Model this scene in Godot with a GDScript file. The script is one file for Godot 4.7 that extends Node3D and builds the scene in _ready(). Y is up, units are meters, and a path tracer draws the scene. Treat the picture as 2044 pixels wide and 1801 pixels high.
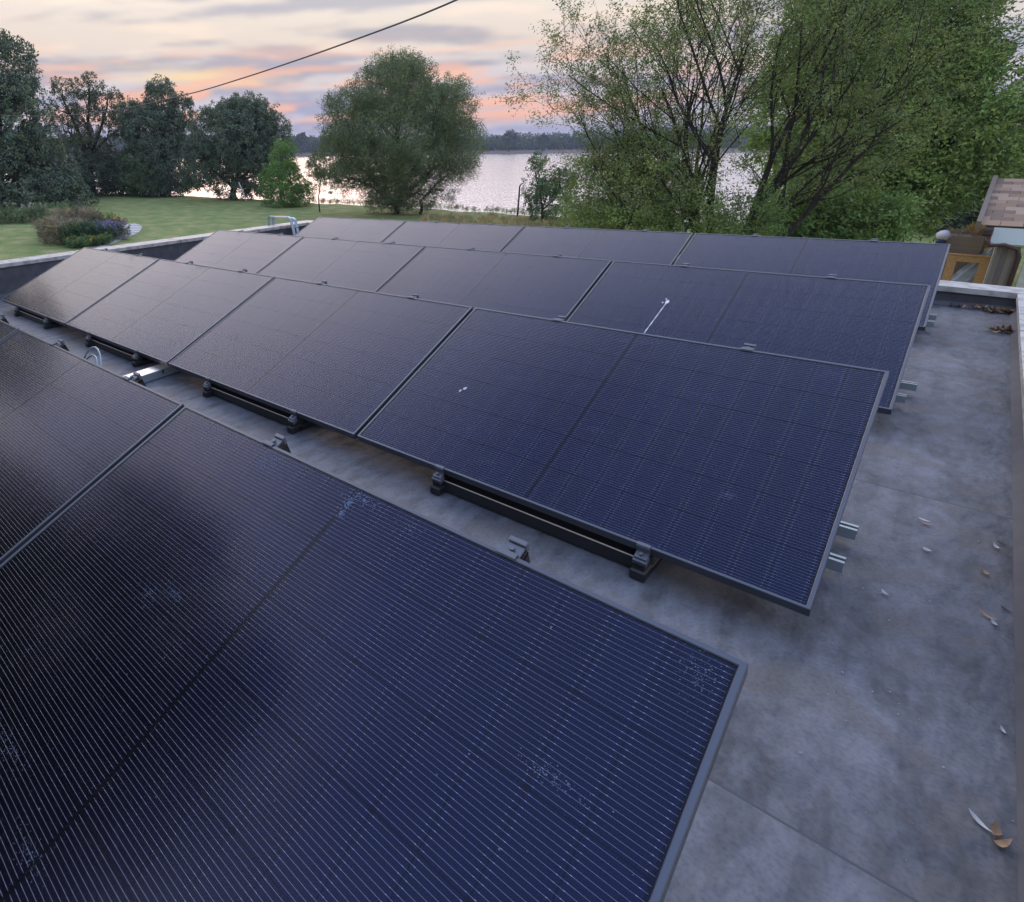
extends Node3D
# A flat roof with four rows of solar panels beside a lake at dusk.

var used := {}
var rng := RandomNumberGenerator.new()
var M := {}
# the roof falls a little to one side: its own frame
var ROOF := Transform3D(Basis(Vector3(0.99914, 0.040167, -0.010272), Vector3(-0.04004, 0.999122, 0.012298), Vector3(0.010757, -0.011876, 0.999872)), Vector3(-0.07976, 3.29325, -0.10527))
const TILT := 0.40998
const ROW_STEP := 1.9903
const PL := 1.722
const PW := 1.134
const GAP := 0.02
const FLOOR_Y := -0.12

# ------------------------------------------------------------------ helpers
func numbered(n: String) -> String:
	if not used.has(n):
		used[n] = 0
		return n
	used[n] += 1
	return "%s_%03d" % [n, used[n]]

func thing(called: String, label: String, category: String, at := Transform3D.IDENTITY, group := "") -> Node3D:
	var o := Node3D.new()
	o.name = numbered(called)
	add_child(o)
	o.transform = at
	tag(o, label, category, group)
	return o

func tag(o: Node, label: String, category: String, group := "", kind := "") -> void:
	if label != "": o.set_meta("label", label)
	if category != "": o.set_meta("category", category)
	if group != "": o.set_meta("group", group)
	if kind != "": o.set_meta("kind", kind)

func part(parent: Node, called: String, mesh: Mesh, m: Material, at := Transform3D.IDENTITY) -> MeshInstance3D:
	var o := MeshInstance3D.new()
	o.name = called if parent != self else numbered(called)
	o.mesh = mesh
	o.material_override = m
	parent.add_child(o, true)
	o.transform = at
	return o

func lin(r: float, g: float, b: float) -> Color:
	return Color(r, g, b).linear_to_srgb()

func mat(c: Color, rough := 0.8, metal := 0.0, spec := 0.5) -> StandardMaterial3D:
	var m := StandardMaterial3D.new()
	m.albedo_color = c.linear_to_srgb()
	m.roughness = rough
	m.metallic = metal
	m.metallic_specular = spec
	return m

func new_st(smooth := false) -> SurfaceTool:
	var st := SurfaceTool.new()
	st.begin(Mesh.PRIMITIVE_TRIANGLES)
	st.set_smooth_group(0 if smooth else -1)
	return st

func done(st: SurfaceTool) -> ArrayMesh:
	st.generate_normals()
	return st.commit()

func tri(st: SurfaceTool, a: Vector3, b: Vector3, c: Vector3, out: Vector3) -> void:
	if (b - a).cross(c - a).dot(out) > 0.0:
		st.add_vertex(a); st.add_vertex(c); st.add_vertex(b)
	else:
		st.add_vertex(a); st.add_vertex(b); st.add_vertex(c)

func quad(st: SurfaceTool, a: Vector3, b: Vector3, c: Vector3, d: Vector3, out: Vector3) -> void:
	tri(st, a, b, c, out)
	tri(st, a, c, d, out)

# a box with chamfered edges
func box(st: SurfaceTool, centre: Vector3, size: Vector3, bevel := 0.0, basis := Basis.IDENTITY) -> void:
	var h := size * 0.5
	var e: float = min(bevel, min(h.x, min(h.y, h.z)) * 0.9)
	for ax in 3:
		var u := (ax + 1) % 3
		var v := (ax + 2) % 3
		for s in [-1.0, 1.0]:
			var q := []
			for k in [[-1, -1], [1, -1], [1, 1], [-1, 1]]:
				var p := Vector3.ZERO
				p[ax] = h[ax] * s
				p[u] = (h[u] - e) * k[0]
				p[v] = (h[v] - e) * k[1]
				q.append(centre + basis * p)
			var n := Vector3.ZERO
			n[ax] = s
			quad(st, q[0], q[1], q[2], q[3], basis * n)
			if e > 0.0:
				for s2 in [-1.0, 1.0]:
					var e4 := []
					for k in [[0, -1], [0, 1], [1, 1], [1, -1]]:
						var p := Vector3.ZERO
						p[ax] = (h[ax] if k[0] == 0 else h[ax] - e) * s
						p[u] = (h[u] - e if k[0] == 0 else h[u]) * s2
						p[v] = (h[v] - e) * k[1]
						e4.append(centre + basis * p)
					var n2 := Vector3.ZERO
					n2[ax] = s
					n2[u] = s2
					quad(st, e4[0], e4[1], e4[2], e4[3], basis * n2)
	if e > 0.0:
		for sx in [-1.0, 1.0]:
			for sy in [-1.0, 1.0]:
				for sz in [-1.0, 1.0]:
					var sg := Vector3(sx, sy, sz)
					tri(st, centre + basis * (sg * Vector3(h.x, h.y - e, h.z - e)), centre + basis * (sg * Vector3(h.x - e, h.y, h.z - e)), centre + basis * (sg * Vector3(h.x - e, h.y - e, h.z)), basis * sg)

func boxm(size: Vector3, bevel := 0.0, centre := Vector3.ZERO) -> ArrayMesh:
	var st := new_st()
	box(st, centre, size, bevel)
	return done(st)

func tube(st: SurfaceTool, pts: Array, radii: Array, sides := 6, capped := true) -> void:
	var rings := []
	var side := Vector3.ZERO
	for i in pts.size():
		var d: Vector3 = (pts[min(i + 1, pts.size() - 1)] - pts[max(i - 1, 0)]).normalized()
		if i == 0:
			side = d.cross(Vector3(0.31, 0.2, 0.93)).normalized()
		side = (side - d * side.dot(d)).normalized()
		var up := d.cross(side)
		var ring := []
		for k in sides:
			var a := TAU * k / sides
			ring.append(pts[i] + (side * cos(a) + up * sin(a)) * radii[i])
		rings.append(ring)
	for i in pts.size() - 1:
		for k in sides:
			var k2 := (k + 1) % sides
			var out: Vector3 = (rings[i][k] + rings[i][k2]) * 0.5 - pts[i]
			quad(st, rings[i][k], rings[i][k2], rings[i + 1][k2], rings[i + 1][k], out)
	if capped:
		for e in [0, pts.size() - 1]:
			var o: Vector3 = pts[0] - pts[1] if e == 0 else pts[e] - pts[e - 1]
			for k in sides:
				tri(st, pts[e], rings[e][k], rings[e][(k + 1) % sides], o)

func rv(a := 1.0) -> Vector3:
	return Vector3(rng.randf_range(-a, a), rng.randf_range(-a, a), rng.randf_range(-a, a))

func noise(seed_: int, freq: float, octaves := 3) -> FastNoiseLite:
	var n := FastNoiseLite.new()
	n.seed = seed_
	n.frequency = freq
	n.noise_type = FastNoiseLite.TYPE_SIMPLEX_SMOOTH
	n.fractal_octaves = octaves
	return n

func noise_tex(seed_: int, freq: float, octaves: int, stops: Array, size := 512) -> NoiseTexture2D:
	var t := NoiseTexture2D.new()
	t.width = size
	t.height = size
	t.seamless = true
	t.noise = noise(seed_, freq, octaves)
	var g := Gradient.new()
	var offs := PackedFloat32Array()
	var cols := PackedColorArray()
	for s in stops:
		offs.append(s[0])
		cols.append((s[1] as Color).linear_to_srgb())
	g.offsets = offs
	g.colors = cols
	t.color_ramp = g
	return t

func normal_tex(seed_: int, freq: float, strength: float, size := 512) -> NoiseTexture2D:
	var t := NoiseTexture2D.new()
	t.width = size
	t.height = size
	t.seamless = true
	t.as_normal_map = true
	t.bump_strength = strength
	t.noise = noise(seed_, freq, 4)
	return t

# ------------------------------------------------------------------ camera, sky, sun
func set_camera() -> void:
	var cam := Camera3D.new()
	cam.name = "camera"
	add_child(cam)
	cam.transform = Transform3D(Basis(Vector3(0.655962, -0.011608, -0.754705), Vector3(-0.216026, 0.955168, -0.202453), Vector3(0.72322, 0.295837, 0.624046)), Vector3(0, 4.6, 0))
	cam.projection = Camera3D.PROJECTION_FRUSTUM
	var n := 0.05
	cam.near = n
	cam.far = 6000.0
	cam.size = n * 1801.0 / 1223.71
	cam.frustum_offset = Vector2(n * 467.96 / 1223.71, -n * 224.49 / 1223.71)
	cam.current = true

func smooth(a: float, b: float, x: float) -> float:
	return smoothstep(a, b, x)

func make_sky() -> Image:
	var w := 1600
	var h := 800
	var img := Image.create(w, h, false, Image.FORMAT_RGBF)
	var n1 := noise(11, 0.55, 4)
	var n2 := noise(29, 1.5, 4)
	var n3 := noise(47, 0.32, 3)
	var n4 := noise(5, 1.0, 3)
	var peach := Vector3(1.06, 0.57, 0.40)
	var yellow := Vector3(1.04, 0.78, 0.47)
	# air by height, higher sky brightened to light foliage; then bearing from set sun
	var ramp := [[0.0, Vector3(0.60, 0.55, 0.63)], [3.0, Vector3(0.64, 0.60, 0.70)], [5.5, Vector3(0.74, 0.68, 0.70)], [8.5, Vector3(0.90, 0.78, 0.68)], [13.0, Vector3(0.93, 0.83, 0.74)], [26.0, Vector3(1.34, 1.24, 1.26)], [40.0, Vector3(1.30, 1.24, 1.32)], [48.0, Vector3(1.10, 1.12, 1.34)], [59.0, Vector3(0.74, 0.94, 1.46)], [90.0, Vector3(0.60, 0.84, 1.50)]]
	for j in h / 2:
		var el := (0.5 - (j + 0.5) / h) * PI
		var eld := rad_to_deg(el)
		var sy := sin(el)
		var cy := cos(el)
		var r := 0
		while r < ramp.size() - 2 and eld > ramp[r + 1][0]: r += 1
		var base: Vector3 = (ramp[r][1] as Vector3).lerp(ramp[r + 1][1], clampf((eld - ramp[r][0]) / (ramp[r + 1][0] - ramp[r][0]), 0.0, 1.0))
		var high: float = smoothstep(20.0, 60.0, eld)
		var low: float = smoothstep(1.2, 2.8, eld) * (1.0 - smoothstep(5.0, 9.5, eld))
		var added_glow: float = smoothstep(9.0, 22.0, eld) * (1.0 - smoothstep(38.0, 66.0, eld))  # extra sunset-side brightness, added above the view to brighten the panel reflections
		for i in w:
			var th := (i + 0.5) / w * TAU                # to the right of -z
			if th > PI: th -= TAU
			var azd := -rad_to_deg(th)                   # to the left of -z
			var x := sin(th) * cy
			var z := -cos(th) * cy
			# clouds on a sheet overhead, seen in perspective
			var k := 1.0 / (sy + 0.10)
			var a := (x * 0.64 + z * 0.77) * k
			var b := (-x * 0.77 + z * 0.64) * k
			var c1 := n1.get_noise_2d(a * 1.9 + 3.1, b * 0.62)
			var c2 := n2.get_noise_2d(a * 1.5, b * 0.8 - 7.0)
			var c3 := n3.get_noise_2d(a * 1.6 - 11.0, b * 0.9 + 4.0)
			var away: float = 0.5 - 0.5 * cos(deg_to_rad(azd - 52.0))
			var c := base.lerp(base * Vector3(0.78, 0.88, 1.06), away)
			c *= 1.0 + 1.1 * pow(1.0 - away, 3.0) * added_glow
			var cover: float = smoothstep(-0.08, 0.22, c1 * 0.85 + c2 * 0.36 + c3 * 0.2)
			var shade := Vector3(0.58, 0.63, 0.78).lerp(Vector3(0.60, 0.63, 0.70), high)
			c = c.lerp(c * shade, cover * 0.95)
			var wisp: float = smoothstep(0.02, 0.42, c2 * 0.7 - c1 * 0.5)
			c = c.lerp(c * Vector3(1.16, 1.10, 1.04), wisp * 0.8)
			# cloud lit from below, low towards the set sun
			var d := absf(azd - 45.0)
			var g: float = smoothstep(-0.02, 0.30, n4.get_noise_2d(azd * 0.075 + eld * 0.12, eld * 0.75 + azd * 0.025) + 0.04)
			c = c.lerp(peach, low * g * (1.0 - smoothstep(14.0, 42.0, d)) * 0.88)
			var e1 := pow((azd - 57.0 + (eld - 6.0) * 2.0) / 8.0, 2.0) + pow((eld - 6.0 - (azd - 57.0) * 0.07) / 0.75, 2.0)
			c = c.lerp(yellow, exp(-e1) * clampf(0.75 + c2 * 1.5, 0.0, 1.0))
			var e2 := pow((azd - 28.5) / 6.0, 2.0) + pow((eld - 3.0 - (azd - 28.0) * 0.03) / 0.9, 2.0)
			c = c.lerp(peach, exp(-e2 * e2) * clampf(0.92 + c2 * 1.2, 0.0, 1.0))
			img.set_pixel(i, j, Color(c.x, c.y, c.z))
	img.fill_rect(Rect2i(0, h / 2, w, h / 2), Color(0.16, 0.18, 0.16))
	return img

func set_light() -> void:
	var env := Environment.new()
	env.background_mode = Environment.BG_SKY
	var sky := Sky.new()
	var pm := PanoramaSkyMaterial.new()
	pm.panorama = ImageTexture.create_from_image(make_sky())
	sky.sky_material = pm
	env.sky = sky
	env.tonemap_mode = Environment.TONE_MAPPER_LINEAR
	env.tonemap_exposure = 1.0
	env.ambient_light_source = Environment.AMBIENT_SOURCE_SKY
	env.sdfgi_enabled = true
	env.ssao_enabled = true
	env.ssil_enabled = true
	env.fog_enabled = true
	env.fog_density = 0.0003
	env.fog_light_color = Color(0.80, 0.84, 0.95)
	var we := WorldEnvironment.new()
	we.name = "world_environment"
	we.environment = env
	add_child(we)
	var sun := DirectionalLight3D.new()
	sun.name = "sun"
	sun.light_energy = 0.12
	sun.light_angular_distance = 25.0
	sun.light_color = Color(1.0, 0.80, 0.66)
	sun.shadow_enabled = true
	add_child(sun)
	var az := deg_to_rad(50.0)
	var el := deg_to_rad(17.0)
	sun.look_at_from_position(Vector3.ZERO, -Vector3(-sin(az) * cos(el), sin(el), -cos(az) * cos(el)), Vector3.UP)

# ------------------------------------------------------------------ materials
func make_materials() -> void:
	M.frame = mat(Color(0.10, 0.112, 0.135), 0.34, 0.55)
	M.clamp = mat(Color(0.12, 0.135, 0.16), 0.45, 0.3)
	M.black = mat(Color(0.018, 0.019, 0.022), 0.5)
	M.backsheet = mat(Color(0.0055, 0.0065, 0.016), 0.28, 1.0)
	M.cells = []
	for c in [Color(0.0090, 0.0115, 0.036), Color(0.0097, 0.0122, 0.0375), Color(0.0093, 0.0117, 0.0345)]:
		M.cells.append(mat(c, 0.24, 1.0, 0.5))   # coated silicon: dark blue mirror, no diffuse colour
	M.wire = mat(Color(0.58, 0.62, 0.72), 0.45, 0.3)
	var glass := StandardMaterial3D.new()
	glass.transparency = BaseMaterial3D.TRANSPARENCY_ALPHA
	glass.albedo_color = Color(0.08, 0.09, 0.16, 0.01)
	glass.roughness = 0.13
	glass.metallic_specular = 0.31
	M.glass = glass
	M.dust = mat(Color(0.12, 0.155, 0.24), 0.9)
	M.galv = mat(Color(0.62, 0.68, 0.72), 0.30, 0.85)
	M.galv_dull = mat(Color(0.36, 0.44, 0.48), 0.42, 0.7)
	M.steel = mat(Color(0.30, 0.40, 0.48), 0.4, 0.6)
	M.rim = mat(Color(0.66, 0.58, 0.47), 0.4, 0.3)
	M.coping = mat(Color(0.48, 0.48, 0.46), 0.55)
	M.render = mat(Color(0.60, 0.58, 0.53), 0.9)
	M.bark = mat(Color(0.040, 0.034, 0.032), 0.95)
	M.bark_grey = mat(Color(0.10, 0.09, 0.085), 0.95)
	M.white_paint = mat(Color(0.6, 0.6, 0.6), 0.6)
	M.cable = mat(Color(0.10, 0.10, 0.115), 0.7)
	M.dropping = mat(Color(0.72, 0.74, 0.76), 0.8)
	for k in ["bark", "bark_grey"]:
		M[k].albedo_texture = noise_tex(91, 0.03, 4, [[0.2, Color(0.6, 0.6, 0.6)], [0.8, Color(1.25, 1.2, 1.15)]], 256)
		M[k].uv1_triplanar = true
		M[k].uv1_scale = Vector3(2, 0.6, 2)
	M.coping.albedo_texture = noise_tex(19, 0.02, 5, [[0.25, Color(0.62, 0.62, 0.60)], [0.55, Color(0.95, 0.95, 0.95)], [0.9, Color(1, 1, 1)]], 512)
	M.coping.uv1_triplanar = true
	M.coping.uv1_scale = Vector3(0.7, 0.7, 0.7)
	M.render.albedo_texture = noise_tex(21, 0.02, 4, [[0.2, Color(0.8, 0.8, 0.78)], [0.8, Color(1, 1, 1)]], 256)
	M.render.uv1_triplanar = true

func leaf_mat(rough := 0.55) -> StandardMaterial3D:
	var m := StandardMaterial3D.new()
	m.albedo_color = Color(1, 1, 1)
	m.vertex_color_use_as_albedo = true
	m.roughness = rough
	m.metallic_specular = 0.28
	m.backlight_enabled = true
	m.backlight = Color(0.55, 0.6, 0.4)
	m.cull_mode = BaseMaterial3D.CULL_DISABLED
	return m

# ------------------------------------------------------------------ ground, water, far shore
const SHORE := [[-180, 900], [-30, 900], [2, 700], [7, 220], [10, 52], [15, 46], [27, 46.5], [38, 51], [47, 56], [53, 62], [59, 68], [65, 76], [72, 84], [80, 110], [88, 300], [96, 900], [180, 900]]
func shore(azd: float) -> float:
	for i in SHORE.size() - 1:
		if azd <= SHORE[i + 1][0]:
			var t: float = (azd - SHORE[i][0]) / float(SHORE[i + 1][0] - SHORE[i][0])
			return lerpf(SHORE[i][1], SHORE[i + 1][1], t)
	return 900.0

func far_edge(azd: float) -> float:
	return 590.0 + 26.0 * sin(deg_to_rad(azd * 5.0)) + 8.0 * sin(deg_to_rad(azd * 17.0 + 40.0))

func ground_h(azd: float, r: float) -> float:
	var s := shore(azd)
	var hump := 0.0
	if r < s:
		return hump
	if r < s + 7.0:
		return lerpf(0.0, -3.2, smoothstep(0.0, 1.0, (r - s) / 7.0))
	var fe := far_edge(azd)
	if r < fe - 8.0:
		return -3.2
	if r < fe + 6.0:
		return lerpf(-3.2, 1.2, (r - fe + 8.0) / 14.0)
	return 1.2 + 16.0 * smoothstep(fe, 1700.0, r) + 5.0 * sin(deg_to_rad(azd * 7.0 + 20.0)) * smoothstep(fe + 100.0, 1500.0, r)

func make_ground() -> void:
	var st := new_st(true)
	var radii := [0.0, 6.0, 12.0, 18.0, 24.0, 30.0, 36.0]
	var r := 40.0
	while r < 130.0:
		radii.append(r)
		r += 2.0
	for e in [140, 160, 190, 230, 300, 380, 460, 530, 555, 570, 580, 590, 600, 610, 620, 632, 650, 700, 800, 950, 1100, 1300, 1500, 1700, 2600]:
		radii.append(float(e))
	var az := []
	var a := -180.0
	while a < 180.0:
		az.append(a)
		a += 1.5 if a >= -6.0 and a < 100.0 else 6.0
	az.append(180.0)
	var grid := []
	for q in az:
		var line := []
		for rr in radii:
			line.append(Vector3(-sin(deg_to_rad(q)) * rr, ground_h(q, rr), -cos(deg_to_rad(q)) * rr))
		grid.append(line)
	for i in az.size() - 1:
		for j in radii.size() - 1:
			var v := [grid[i][j], grid[i][j + 1], grid[i + 1][j + 1], grid[i + 1][j]]
			var order := [0, 1, 2, 0, 2, 3] if j > 0 else [0, 1, 2]
			# clockwise seen from above
			if (v[order[1]] - v[order[0]]).cross(v[order[2]] - v[order[0]]).y > 0.0:
				order.reverse()
			for o in order:
				var p: Vector3 = v[o]
				st.set_uv(Vector2(p.x, p.z) / 19.0)
				st.set_uv2(Vector2(p.x, p.z) / 2.6)
				st.add_vertex(p)
	var g := mat(Color(1, 1, 1), 0.9, 0.0, 0.3)
	g.albedo_texture = noise_tex(3, 0.012, 5, [[0.2, Color(0.165, 0.232, 0.080)], [0.46, Color(0.210, 0.272, 0.098)], [0.62, Color(0.255, 0.290, 0.118)], [0.85, Color(0.34, 0.325, 0.16)]], 1024)
	g.detail_enabled = true
	g.detail_blend_mode = BaseMaterial3D.BLEND_MODE_MUL
	g.detail_uv_layer = BaseMaterial3D.DETAIL_UV_2
	g.detail_albedo = noise_tex(8, 0.05, 5, [[0.2, Color(0.55, 0.6, 0.55)], [0.5, Color(0.95, 0.95, 0.9)], [0.85, Color(1.0, 1.0, 1.0)]], 512)
	var o := part(self, "ground", done(st), g)
	tag(o, "mown garden lawn, half green and half straw coloured", "lawn", "", "structure")
	# the lake
	var ws := new_st()
	quad(ws, Vector3(-900, -2.0, -900), Vector3(300, -2.0, -900), Vector3(300, -2.0, 100), Vector3(-900, -2.0, 100), Vector3.UP)
	var wm := mat(Color(0.30, 0.30, 0.33), 0.12, 0.6, 0.9)
	wm.albedo_color = lin(0.96, 0.95, 0.97)
	wm.metallic = 0.92
	wm.normal_enabled = true
	wm.normal_texture = normal_tex(77, 0.03, 10.0)
	wm.normal_scale = 0.38
	wm.uv1_triplanar = true
	wm.uv1_world_triplanar = true
	wm.uv1_scale = Vector3(0.08, 0.08, 0.08)
	var wo := part(self, "lake", done(ws), wm)
	tag(wo, "pale lake lying still under the evening sky", "lake", "", "structure")
	# sandy strip at the foot of the far bank
	var bs := new_st()
	var q := 2.0
	while q < 86.0:
		var c := []
		for t in [q, q + 1.0]:
			var fe := far_edge(t)
			for e in [[-8.0, -2.6], [-4.5, 0.6]]:
				c.append(Vector3(-sin(deg_to_rad(t)) * (fe + e[0]), e[1], -cos(deg_to_rad(t)) * (fe + e[0])))
		quad(bs, c[0], c[2], c[3], c[1], -c[0])
		q += 1.0
	var bo := part(self, "far_bank", done(bs), mat(Color(0.24, 0.18, 0.16), 0.95))
	tag(bo, "bare earth bank along the far shore of the lake", "bank", "", "structure")

# ------------------------------------------------------------------ foliage
func cluster(n: int, spread: float, ll: float, lw: float, sd: int, along := 0.6) -> ArrayMesh:
	var g := RandomNumberGenerator.new()
	g.seed = sd
	var st := new_st()
	for i in n:
		var t := g.randf()
		var p := Vector3(g.randf_range(-1, 1), 0, g.randf_range(-1, 1)) * spread * 0.32 * (1.0 - 0.3 * t) + Vector3(0, t * spread, 0)
		var d := Vector3(g.randf_range(-1, 1), g.randf_range(-0.4, 1.0) * along * 1.6, g.randf_range(-1, 1)).normalized()
		var s := d.cross(Vector3(g.randf_range(-1, 1), g.randf_range(-1, 1), g.randf_range(-1, 1))).normalized()
		var nn := d.cross(s)
		var l := ll * g.randf_range(0.7, 1.25)
		var w := lw * g.randf_range(0.7, 1.2)
		var a := p
		var b := p + d * l * 0.45 + s * w * 0.5 + nn * w * 0.12
		var c := p + d * l - nn * l * 0.12
		var e := p + d * l * 0.45 - s * w * 0.5 + nn * w * 0.12
		for v in [a, b, c, a, c, e]:
			st.add_vertex(v)
	return done(st)

var CL := {}
func make_clusters() -> void:
	CL.broad = cluster(16, 0.42, 0.105, 0.055, 1)
	CL.narrow = cluster(16, 0.42, 0.085, 0.027, 2)
	CL.willow = cluster(18, 0.80, 0.19, 0.042, 3, 1.0)
	CL.far = cluster(20, 0.62, 0.17, 0.09, 4)
	CL.small = cluster(18, 0.30, 0.10, 0.04, 5)
	CL.blade = cluster(14, 0.40, 0.42, 0.03, 6, 1.6)
	CL.flower = cluster(16, 0.12, 0.06, 0.05, 7)
	CL.clump = cluster(26, 3.2, 1.5, 1.1, 8)

# items: [position, direction, size]; one colour with spread. One real mesh, or copies where it is uncountable stuff
func foliage(parent: Node, called: String, mesh: ArrayMesh, items: Array, col: Color, vary := 0.25, m: Material = null) -> GeometryInstance3D:
	var stuff := parent == self
	var tone := noise(items.size() + 17, 0.35, 3)
	var mm := MultiMesh.new()
	var verts := PackedVector3Array()
	var cols := PackedColorArray()
	var tmpl: PackedVector3Array = mesh.surface_get_arrays(0)[Mesh.ARRAY_VERTEX]
	var fill := PackedColorArray()
	fill.resize(tmpl.size())
	if stuff:
		mm.transform_format = MultiMesh.TRANSFORM_3D
		mm.use_colors = true
		mm.mesh = mesh
		mm.instance_count = items.size()
	for i in items.size():
		var it: Array = items[i]
		var up: Vector3 = it[1].normalized()
		var sd := up.cross(rv()).normalized()
		var xf := Transform3D(Basis(sd, up, sd.cross(up)).scaled(Vector3.ONE * it[2]), it[0])
		var v := 1.0 + rng.randf_range(-vary, vary)
		var warm := rng.randf_range(-vary, vary) * 0.5
		v *= 1.0 + 0.42 * tone.get_noise_3dv(it[0] * 1.7)
		var c := Color(col.r * v * (1.0 + warm), col.g * v, col.b * v * (1.0 - warm)) * 1.6
		if stuff:
			mm.set_instance_transform(i, xf)
			mm.set_instance_color(i, c)
		else:
			verts.append_array(xf * tmpl)
			fill.fill(c)
			cols.append_array(fill)
	var o: GeometryInstance3D
	if stuff:
		o = MultiMeshInstance3D.new()
		o.multimesh = mm
	else:
		var arr := []
		arr.resize(Mesh.ARRAY_MAX)
		arr[Mesh.ARRAY_VERTEX] = verts
		arr[Mesh.ARRAY_COLOR] = cols
		var am := ArrayMesh.new()
		am.add_surface_from_arrays(Mesh.PRIMITIVE_TRIANGLES, arr)
		o = MeshInstance3D.new()
		o.mesh = am
		total_tris += verts.size() / 3
	o.name = called if parent != self else numbered(called)
	o.material_override = m if m else M.leaf
	parent.add_child(o, true)
	return o

var total_tris := 0

# points in the outer part of ellipsoid lobes [centre, radii], with gaps
func lobe_points(lobes: Array, count: int, gap := 0.0, shell := 0.45, droop := 0.0, size := Vector2(0.8, 1.2), sd := 1) -> Array:
	var out := []
	var gn := noise(sd, 0.55, 2)
	var wsum := 0.0
	var ws := []
	for l in lobes:
		var rr: Vector3 = l[1]
		wsum += pow(rr.x * rr.y * rr.z, 0.667)
		ws.append(wsum)
	var tries := 0
	while out.size() < count and tries < count * 6:
		tries += 1
		var pick := rng.randf() * wsum
		var k := 0
		while ws[k] < pick: k += 1
		var d := rv().normalized()
		var rad := lerpf(shell, 1.0, sqrt(rng.randf())) * (1.0 + 0.22 * gn.get_noise_3dv(d * 3.0 + lobes[k][0]))
		var p: Vector3 = lobes[k][0] + d * rad * lobes[k][1]
		if gn.get_noise_3dv(p * 1.3) < gap - 0.5:
			continue
		if p.y < 0.1: continue
		var dir := (d + rv(0.7) + Vector3(0, 0.35 - droop, 0))
		out.append([p, dir, rng.randf_range(size.x, size.y)])
	return out

func limbs(st: SurfaceTool, base: Vector3, fork: Vector3, r0: float, lobes: Array, twigs: int) -> void:
	var mid := (base + fork) * 0.5 + Vector3(rng.randf_range(-0.15, 0.15), 0, rng.randf_range(-0.15, 0.15))
	tube(st, [base, mid, fork], [r0 * 1.15, r0 * 0.9, r0 * 0.75], 7)
	for l in lobes:
		var c: Vector3 = l[0]
		var rr: Vector3 = l[1]
		var m := fork.lerp(c, 0.5) + rv(0.25) + Vector3(0, 0.25, 0)
		tube(st, [fork, m, c, c + Vector3(0, rr.y * 0.6, 0) + rv(0.3)], [r0 * 0.55, r0 * 0.4, r0 * 0.25, r0 * 0.08], 5)
		for i in twigs:
			var d := (rv() + Vector3(0, 0.3, 0)).normalized()
			var s := m.lerp(c, rng.randf())
			var e := c + d * rr * 0.93
			tube(st, [s, s.lerp(e, 0.5) + rv(0.2), e], [r0 * 0.2, r0 * 0.12, r0 * 0.04], 4)

func lobe_tree(called: String, label: String, at: Vector3, r0: float, fork_h: float, lobes: Array, cl: String, count: int, col: Color, gap := 0.0, droop := 0.0, size := Vector2(0.8, 1.2), twigs := 5, shell := 0.45, bark := "bark", category := "tree", group := "") -> Node3D:
	var t := thing(called, label, category, Transform3D(Basis.IDENTITY, at), group)
	var st := new_st(true)
	limbs(st, Vector3(0, -0.2, 0), Vector3(0, fork_h, 0), r0, lobes, twigs)
	part(t, "trunk", done(st), M[bark])
	foliage(t, "crown", CL[cl], lobe_points(lobes, count, gap, shell, droop, size, int(at.x * 7.0 + at.z)), col)
	return t

# branching stems for the open tree
func grow(st: SurfaceTool, items: Array, p: Vector3, d: Vector3, length: float, r: float, level: int, cfg: Dictionary) -> void:
	var n := 5 if level < 2 else 4
	var pts := [p]
	var rad := [r]
	var dirs := [d]
	var tip: float = r * (0.16 if level == 0 else (0.4 if level < cfg.levels else 0.3))
	for i in n:
		d = (d + rv(cfg.wander) + Vector3(0, cfg.up, 0) * (0.5 if level == 0 else 1.0)).normalized()
		p = p + d * length / n
		pts.append(p)
		dirs.append(d)
		rad.append(lerpf(r, tip, (i + 1.0) / n))
	tube(st, pts, rad, 6 if level == 0 else (5 if level == 1 else 3), level == cfg.levels)
	if level >= cfg.levels - 1:
		var m: int = cfg.leaves if level == cfg.levels else int(cfg.leaves * 0.6)
		for i in m:
			var f := rng.randf_range(0.15, 1.0) * n
			var k: int = min(int(f), n - 1)
			var q: Vector3 = pts[k].lerp(pts[k + 1], f - k)
			items.append([q, dirs[k] + rv(0.7) + Vector3(0, 0.2, 0), rng.randf_range(0.6, 1.15)])
	if level < cfg.levels:
		var kids: int = cfg.kids[level]
		for i in kids:
			var f := lerpf(cfg.first[level], 1.0, (i + rng.randf() * 0.8) / kids) * n
			var k: int = min(int(f), n - 1)
			var q: Vector3 = pts[k].lerp(pts[k + 1], f - k)
			var side: Vector3 = dirs[k].cross(rv()).normalized()
			var ang: float = rng.randf_range(cfg.angle.x, cfg.angle.y)
			var dd: Vector3 = (dirs[k] * cos(ang) + side * sin(ang)).normalized()
			grow(st, items, q, dd, length * rng.randf_range(0.42, 0.68), max(rad[k] * 0.55, 0.006), level + 1, cfg)

# ------------------------------------------------------------------ trees
func v3(x: float, y: float, z: float) -> Vector3:
	return Vector3(x, y, z)

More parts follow.
